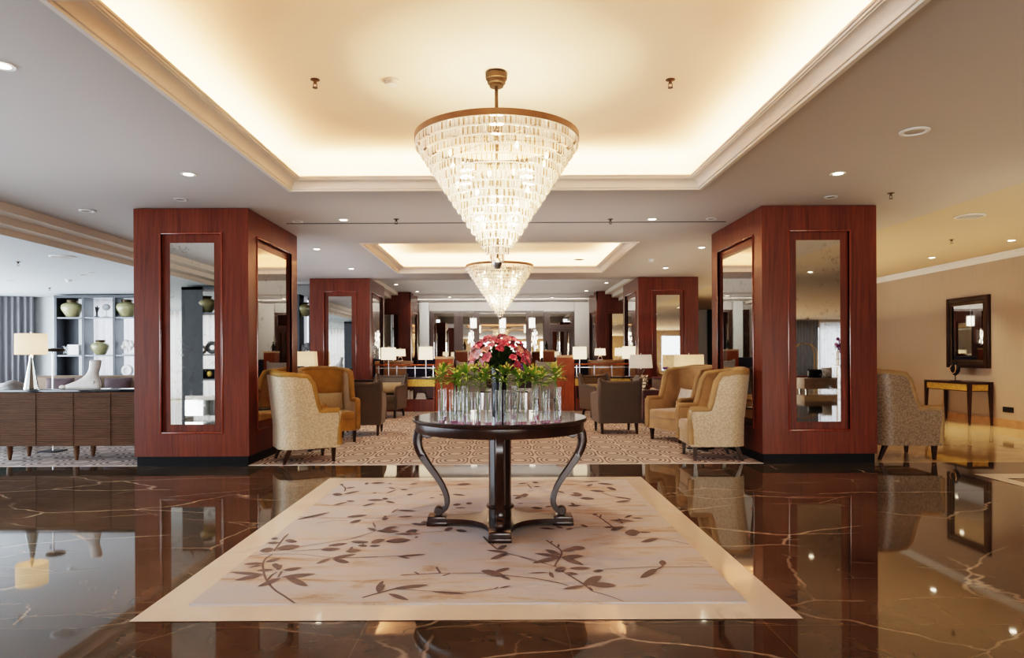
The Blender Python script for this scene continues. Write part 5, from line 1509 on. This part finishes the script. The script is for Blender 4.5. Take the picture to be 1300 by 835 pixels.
cart('brass luggage cart behind the taupe bench, reflected at the mirror edge', 13.2, -10.0, 20)
t = thing('bench', 'low taupe upholstered bench seen in the hall side column mirror', 'bench', (10.7, -7.0, 0))
MB().box(-.8, .8, -.3, .3, .10, .46, 0, .03).build('seat', M['tan_fab'], t)
for sx in (-1, 1):
    for sy in (-1, 1): MB().box(sx*.7-.03, sx*.7+.03, sy*.24-.03, sy*.24+.03, 0, .11).build('leg', M['dark_wood'], t)
cushion('bag', 'dark bag lying on the reflected taupe bench', (10.4, -7.0, .60), .5, .3, .25, M['plinth'], 0, 10)
cushion('bag', 'cream bag lying on the reflected taupe bench', (10.75, -6.95, .63), .4, .35, .22, M['white_cush'], 0, -12)
t = thing('pedestal_table', 'tall dark table holding an orchid, reflected in the hall side column mirror', 'table', (8.66, -1.2, 0))
MB().box(-.35, .35, -.35, .35, .92, .97, 0, .005).build('table_top', M['dark_wood'], t); MB().box(-.25, .25, -.25, .25, 0, .92).build('body', M['dark_wood'], t, smooth=None)
orc = thing('potted_orchid', 'magenta orchid in a pot on the reflected dark table', 'plant', (8.47, -1.2, .9705))
MB().lathe([(0, 0), (.07, 0), (.09, .14), (.08, .14), (0, .12)], seg=20, caps=False).build('pot', M['white'], orc)
m = MB()
for k in range(5): m.tube([(0, 0, .12), (.05*math.cos(k*1.3), .05*math.sin(k*1.3), .4), (.22*math.cos(k*1.3), .16*math.sin(k*1.3), .55)], .005, 5)
m.build('stem', M['stem'], orc)
m = MB()
for k in range(9): add_leaf(m, (0, 0, .12), (math.cos(k*.7), math.sin(k*.7), .5), .25, .04, .4)
m.build('foliage', M['leaf'], orc, smooth=70)
q = random.Random(9); b0 = bloom_bm(5, .05, .026, 1.2).build('blossom', PET[4], orc, smooth=70)
for k in range(36):
    b = b0 if k == 0 else b0.copy()
    if k: COL.objects.link(b); b.parent = orc
    a = (k % 5)*1.3; f_ = q.uniform(.3, 1.1)
    b.location = (.22*f_*math.cos(a)+q.uniform(-.05, .05), .16*f_*math.sin(a)+q.uniform(-.05, .05), .32+.24*f_+q.uniform(-.07, .07)); b.rotation_euler = (q.uniform(0, 3), q.uniform(0, 3), q.uniform(0, 6))
# ---------------------------------------------------------------- ceiling fittings
lights = []
def downlight(px, py, z, lab, on=True, P=26, r=.05, x=None, y=None):
    p = on_ceil(px, py, z) if x is None else Vector((x, y, z))
    t = thing('downlight', lab, 'ceiling light', (p.x, p.y, z), 0, 'recessed ceiling downlights')
    MB().lathe([(r+.018, -.006), (r+.018, -.001), (r-.004, -.001), (r-.006, -.005), (r+.016, -.008)], seg=24, caps=True if False else False).build('trim_ring', M['white'], t)
    MB().lathe([(r-.003, -.0035), (0, -.0035)], seg=24, caps=False).build('lens', M['downlight'] if on else M['vent'], t)
    if on:
        l_ = bpy.data.lights.new('spot', 'SPOT'); l_.energy = P; l_.color = (1, .80, .56); l_.spot_size = R(95); l_.spot_blend = .8; l_.shadow_soft_size = .06
        o = bpy.data.objects.new('downlight_spot', l_); COL.objects.link(o); o.location = (p.x, p.y, z-.03); lights.append(o)
    return t
DLS = [(239,221,ZC,'lit downlight above the front mahogany column on the lounge side'), (3,83,ZC,'lit downlight at the picture edge, closest to the viewer'), (436,279,ZC,'lit downlight just in front of the ceiling slot, lounge side'),
 (402,316,ZC,'lit downlight between the slot and the second coffer, lounge side'), (446,341,ZC,'lit downlight beside the far end of the second coffer, lounge side'), (1064,220,ZC,'lit downlight above the hall side front column'),
 (828,278,ZC,'lit downlight just in front of the ceiling slot, hall side'), (891,314,ZC,'lit downlight beside the second coffer, close to the hall column'), (845,340,ZC,'lit downlight beside the far corner of the second coffer, hall side'),
 (1183,327,ZC,'lit downlight over the hall, second from the cornice'), (1284,305,ZC,'lit downlight over the hall near the cornice at the picture edge'),
 (529.5,370,ZH,'lit downlight in the raised far ceiling beside the far column'), (503,361,ZH,'lit downlight in the raised far ceiling closest to the second column'), (770,359,ZH,'lit downlight in the raised far ceiling near the lit steps'), (744.5,369,ZH,'lit downlight in the raised far ceiling, hall side middle'),
 (571,377,ZH,'lit downlight over the back wall, lounge side'), (701,377.5,ZH,'lit downlight over the back wall, hall side')]
for px, py, z, lb in DLS: downlight(px, py, z, lb, P=(95 if px > 1150 else 34) if z == ZC else 24)
for px, py, z, lb in ((229,253,ZC,'unlit twin downlight right above the lounge side front column'), (1055,250,ZC,'unlit twin downlight right above the hall side front column'), (378,281,ZC,'unlit downlight beside the slot end, lounge side'), (903,277.5,ZC,'unlit downlight beside the slot end, hall side'), (12,356,ZL,'unlit downlight in the lounge ceiling at the picture edge'), (104,349,ZL,'unlit downlight in the lounge ceiling above the shelf'), (115,346,ZL,'unlit downlight in the lounge ceiling, last of the row to the column')):
    downlight(px, py, z, lb, False)
for x, y, lb in ((6.2, 12, 'added fill downlight hidden behind the hall side column, nearer one'), (6.2, 16, 'added fill downlight hidden behind the hall side column, farther one')): downlight(0, 0, ZC, lb, True, 150, .05, x, y)  # unseen downlights added to brighten the hall
for k, (x, y) in enumerate(((6.4, 5.2), (6.4, 1.5), (10, -3), (10, -8), (14, -12), (5, -4), (-2.5, 0), (-4, 4))):
    downlight(0, 0, ZC, ('ceiling downlight over the hall beside the viewer', 'ceiling downlight over the hall behind the viewer', 'ceiling downlight above the orchid table', 'ceiling downlight above the reflected bench', 'ceiling downlight above the luggage cart', 'ceiling downlight behind the viewer near the big coffer', 'ceiling downlight behind the viewer, lounge side', 'ceiling downlight beside the big coffer out of frame')[k], True, 40, .05, x, y)
def vent(px, py, z, r, lab, slats=True):
    p = on_ceil(px, py, z); t = thing('ceiling_vent', lab, 'vent', (p.x, p.y, z), 0, None)
    MB().lathe([(r, -.002), (r, -.010), (r-.025, -.014), (r-.03, -.004)], seg=36, caps=False).build('rim', M['white'], t)
    MB().lathe([(r-.028, -.004), (0, -.004)], seg=36, caps=False).build('backing', M['slot'] if slats else M['vent'], t)
    if slats:
        m = MB(); n = 9
        for k in range(n):
            x = -r+.04+(2*r-.08)*k/(n-1); h = math.sqrt(max(.0001, (r-.03)**2-x*x))
            m.box(x-.006, x+.006, -h, h, -.014, -.005)
        m.build('grille', M['white'], t, smooth=None)
vent(79, 325.5, ZL, .17, 'large round white air vent in the lounge ceiling')
vent(1231, 274, ZC, .17, 'round air vent in the hall ceiling near the cornice')
vent(111, 267, ZC, .09, 'small round ceiling speaker above the lounge steps', False)
vent(1161, 166, ZC, .105, 'round ceiling speaker over the dark floor on the hall side', False)
vent(735, 329, ZC, .09, 'small round ceiling speaker beside the second coffer', False)
vent(552, 368, ZH, .09, 'small ceiling speaker in the raised far ceiling, lounge side', False)
vent(721, 366, ZH, .09, 'small ceiling speaker in the raised far ceiling, hall side', False)
def sprinkler(px, py, z, lab):
    p = on_ceil(px, py, z); t = thing('sprinkler', lab, 'sprinkler', (p.x, p.y, z), 0, 'ceiling sprinkler heads')
    MB().lathe([(.035, 0), (.035, -.004), (.012, -.010), (.012, -.03), (0, -.03)], seg=18, caps=False).build('escutcheon', M['bronze'], t)
    m = MB(); m.tube([(-.012, 0, -.028), (-.014, 0, -.05), (0, 0, -.06)], .003, 6); m.tube([(.012, 0, -.028), (.014, 0, -.05), (0, 0, -.06)], .003, 6); m.lathe([(.0, -.058), (.02, -.06), (.02, -.063), (0, -.063)], seg=14, caps=False)
    m.build('deflector', M['bronze'], t)
for a in ((400, 101, 3.3195, 'sprinkler head in the big coffer, lounge side'), (851, 101, 3.3195, 'sprinkler head in the big coffer, hall side'), (1131, 245, ZC, 'sprinkler head above the hall side column front'), (503, 278, ZC, 'sprinkler head at the ceiling slot, lounge side'), (775, 278, ZC, 'sprinkler head at the ceiling slot, hall side'), (1208, 304, ZC, 'sprinkler head over the hall'), (23, 332, ZL, 'sprinkler head in the lounge ceiling near the picture edge'), (63, 365, ZL, 'sprinkler head in the lounge ceiling near the shelf')): sprinkler(*a)
def detector(px, py, z, lab, r=.055):
    p = on_ceil(px, py, z); t = thing('smoke_detector', lab, 'smoke detector', (p.x, p.y, z))
    MB().lathe([(r, 0), (r, -.015), (0, -.015)], seg=24, caps=False).build('base', M['white'], t)
    MB().lathe([(r*.8, -.014), (r*.75, -.04), (r*.3, -.05), (0, -.05)], seg=24, caps=False).build('sensor_dome', M['white'], t)
detector(497, 101, 3.3195, 'white smoke detector in the big coffer'); detector(827, 329, ZC, 'white smoke detector beside the second coffer, hall side'); detector(87, 355, ZL, 'white smoke detector in the lounge ceiling')
# ---------------------------------------------------------------- lights, world, camera
def area(name, loc, rot, sx, sy, P, col):
    l_ = bpy.data.lights.new(name, 'AREA'); l_.shape = 'RECTANGLE'; l_.size = sx; l_.size_y = sy; l_.energy = P; l_.color = col
    o = bpy.data.objects.new(name, l_); COL.objects.link(o); o.location = loc; o.rotation_euler = rot; return o
WARM = (1, .53, .29)
def cove(c, P):
    x0, x1, y0, y1 = c; z = 3.035; o = .09
    area('cove_light', ((x0+x1)/2, y1+o, z), (PI, 0, 0), x1-x0, .05, P*(x1-x0), WARM)
    area('cove_light', ((x0+x1)/2, y0-o, z), (PI, 0, 0), x1-x0, .05, P*(x1-x0), WARM)
    area('cove_light', (x0-o, (y0+y1)/2, z), (PI, 0, 0), .05, y1-y0, P*(y1-y0), WARM)
    area('cove_light', (x1+o, (y0+y1)/2, z), (PI, 0, 0), .05, y1-y0, P*(y1-y0), WARM)
cove(C1, 14.5); cove(C2, 14)
DAY = (.78, .89, 1)
for lo, hi, zl, zh in LW: area('window_daylight', (LX+.05, (lo+hi)/2, (zl+zh)/2), (0, -PI/2, 0), zh-zl, hi-lo, 290, DAY)
area('window_daylight', (-7.2, 16.12, 1.7), (PI/2, 0, PI), 5.1, 1.85, 60, DAY)
area('window_daylight', (-.25, -17.8, 1.35), (PI/2, 0, 0), 5.5, 2.5, 600, (.98, .97, 1))
area('window_daylight', (6.7, -17.8, 1.35), (PI/2, 0, 0), 5.5, 2.5, 520, (1, .88, .70))
# soft light thrown up at the ceilings (added fill without fixtures)
def up(x, y, z, sx, sy, P, col): area('ceiling_fill', (x, y, z), (PI, 0, 0), sx, sy, P, col)
up(-3.9, 3.5, 2.0, 3.0, 6.5, 21, (.86, .92, 1))
up(-8.2, 9, 1.9, 5.5, 12, 28, (.84, .93, 1))
up(4.6, 4.2, 2.0, 4.5, 6.0, 18, (1, .72, .47))
up(6.4, 13, 2.0, 3.6, 14, 62, (1, .76, .50))
up(0, 8.7, 2.1, 4.5, 2.4, 13, (1, .92, .84))
up(-2.9, 12.5, 2.1, 1.5, 4.5, 8, (.92, .95, 1)); up(2.9, 12.5, 2.1, 1.5, 4.5, 8, (1, .88, .72))
up(0, 20.5, 2.3, 5.5, 9, 62, (1, .93, .86))
area('back_wall_fill', (0, 24.3, 3.2), (R(62), 0, 0), 6, .12, 70, (1, .92, .82))  # unseen area light added to brighten the back wall
for y, (z1, P) in ((5.0, (2.3, 85)), (12.1, (2.3, 75))):
    for dz, f_ in ((.28, .6), (-.05, .4)):
        l_ = bpy.data.lights.new('chandelier_light', 'POINT'); l_.energy = P*f_; l_.color = (1, .70, .42); l_.shadow_soft_size = .05
        o = bpy.data.objects.new('chandelier_light', l_); COL.objects.link(o); o.location = (-.03, y, z1+dz)
W = bpy.data.worlds.new('World'); SC.world = W; W.use_nodes = True
wt = W.node_tree; bg = wt.nodes.get('Background') or wt.nodes.new('ShaderNodeBackground')
sk = wt.nodes.new('ShaderNodeTexSky'); sk.sky_type = 'HOSEK_WILKIE'; sk.turbidity = 6; sk.sun_direction = (-.5, .3, .6)
mxw = wt.nodes.new('ShaderNodeMix'); mxw.data_type = 'RGBA'; mxw.inputs[0].default_value = .75
wt.links.new(sk.outputs[0], mxw.inputs[6]); mxw.inputs[7].default_value = (.85, .92, 1, 1)
wt.links.new(mxw.outputs[2], bg.inputs[0]); bg.inputs[1].default_value = 3.0
cam = bpy.data.cameras.new('Camera'); co = bpy.data.objects.new('Camera', cam); COL.objects.link(co)
cam.sensor_fit = 'HORIZONTAL'; cam.sensor_width = 36; cam.lens = 36*FPX/1300
cam.shift_x = (650-VX)/1300; cam.shift_y = (VY-417.5)/1300
cam.clip_start = .05; cam.clip_end = 100
co.location = (0, 0, EYE); co.matrix_world = Matrix.Translation((0, 0, EYE)) @ Matrix.Rotation(PI/2, 4, 'X') @ Matrix.Rotation(-ROLL, 4, 'Z')
SC.camera = co
SC.cycles.transparent_max_bounces = 40; SC.cycles.max_bounces = 10; SC.cycles.glossy_bounces = 6; SC.cycles.diffuse_bounces = 5
SC.cycles.sample_clamp_indirect = 6; SC.cycles.caustics_reflective = False; SC.cycles.caustics_refractive = False
SC.cycles.use_denoising = True
SC.view_settings.view_transform = 'Filmic'; SC.view_settings.look = 'High Contrast'; SC.view_settings.exposure = .66
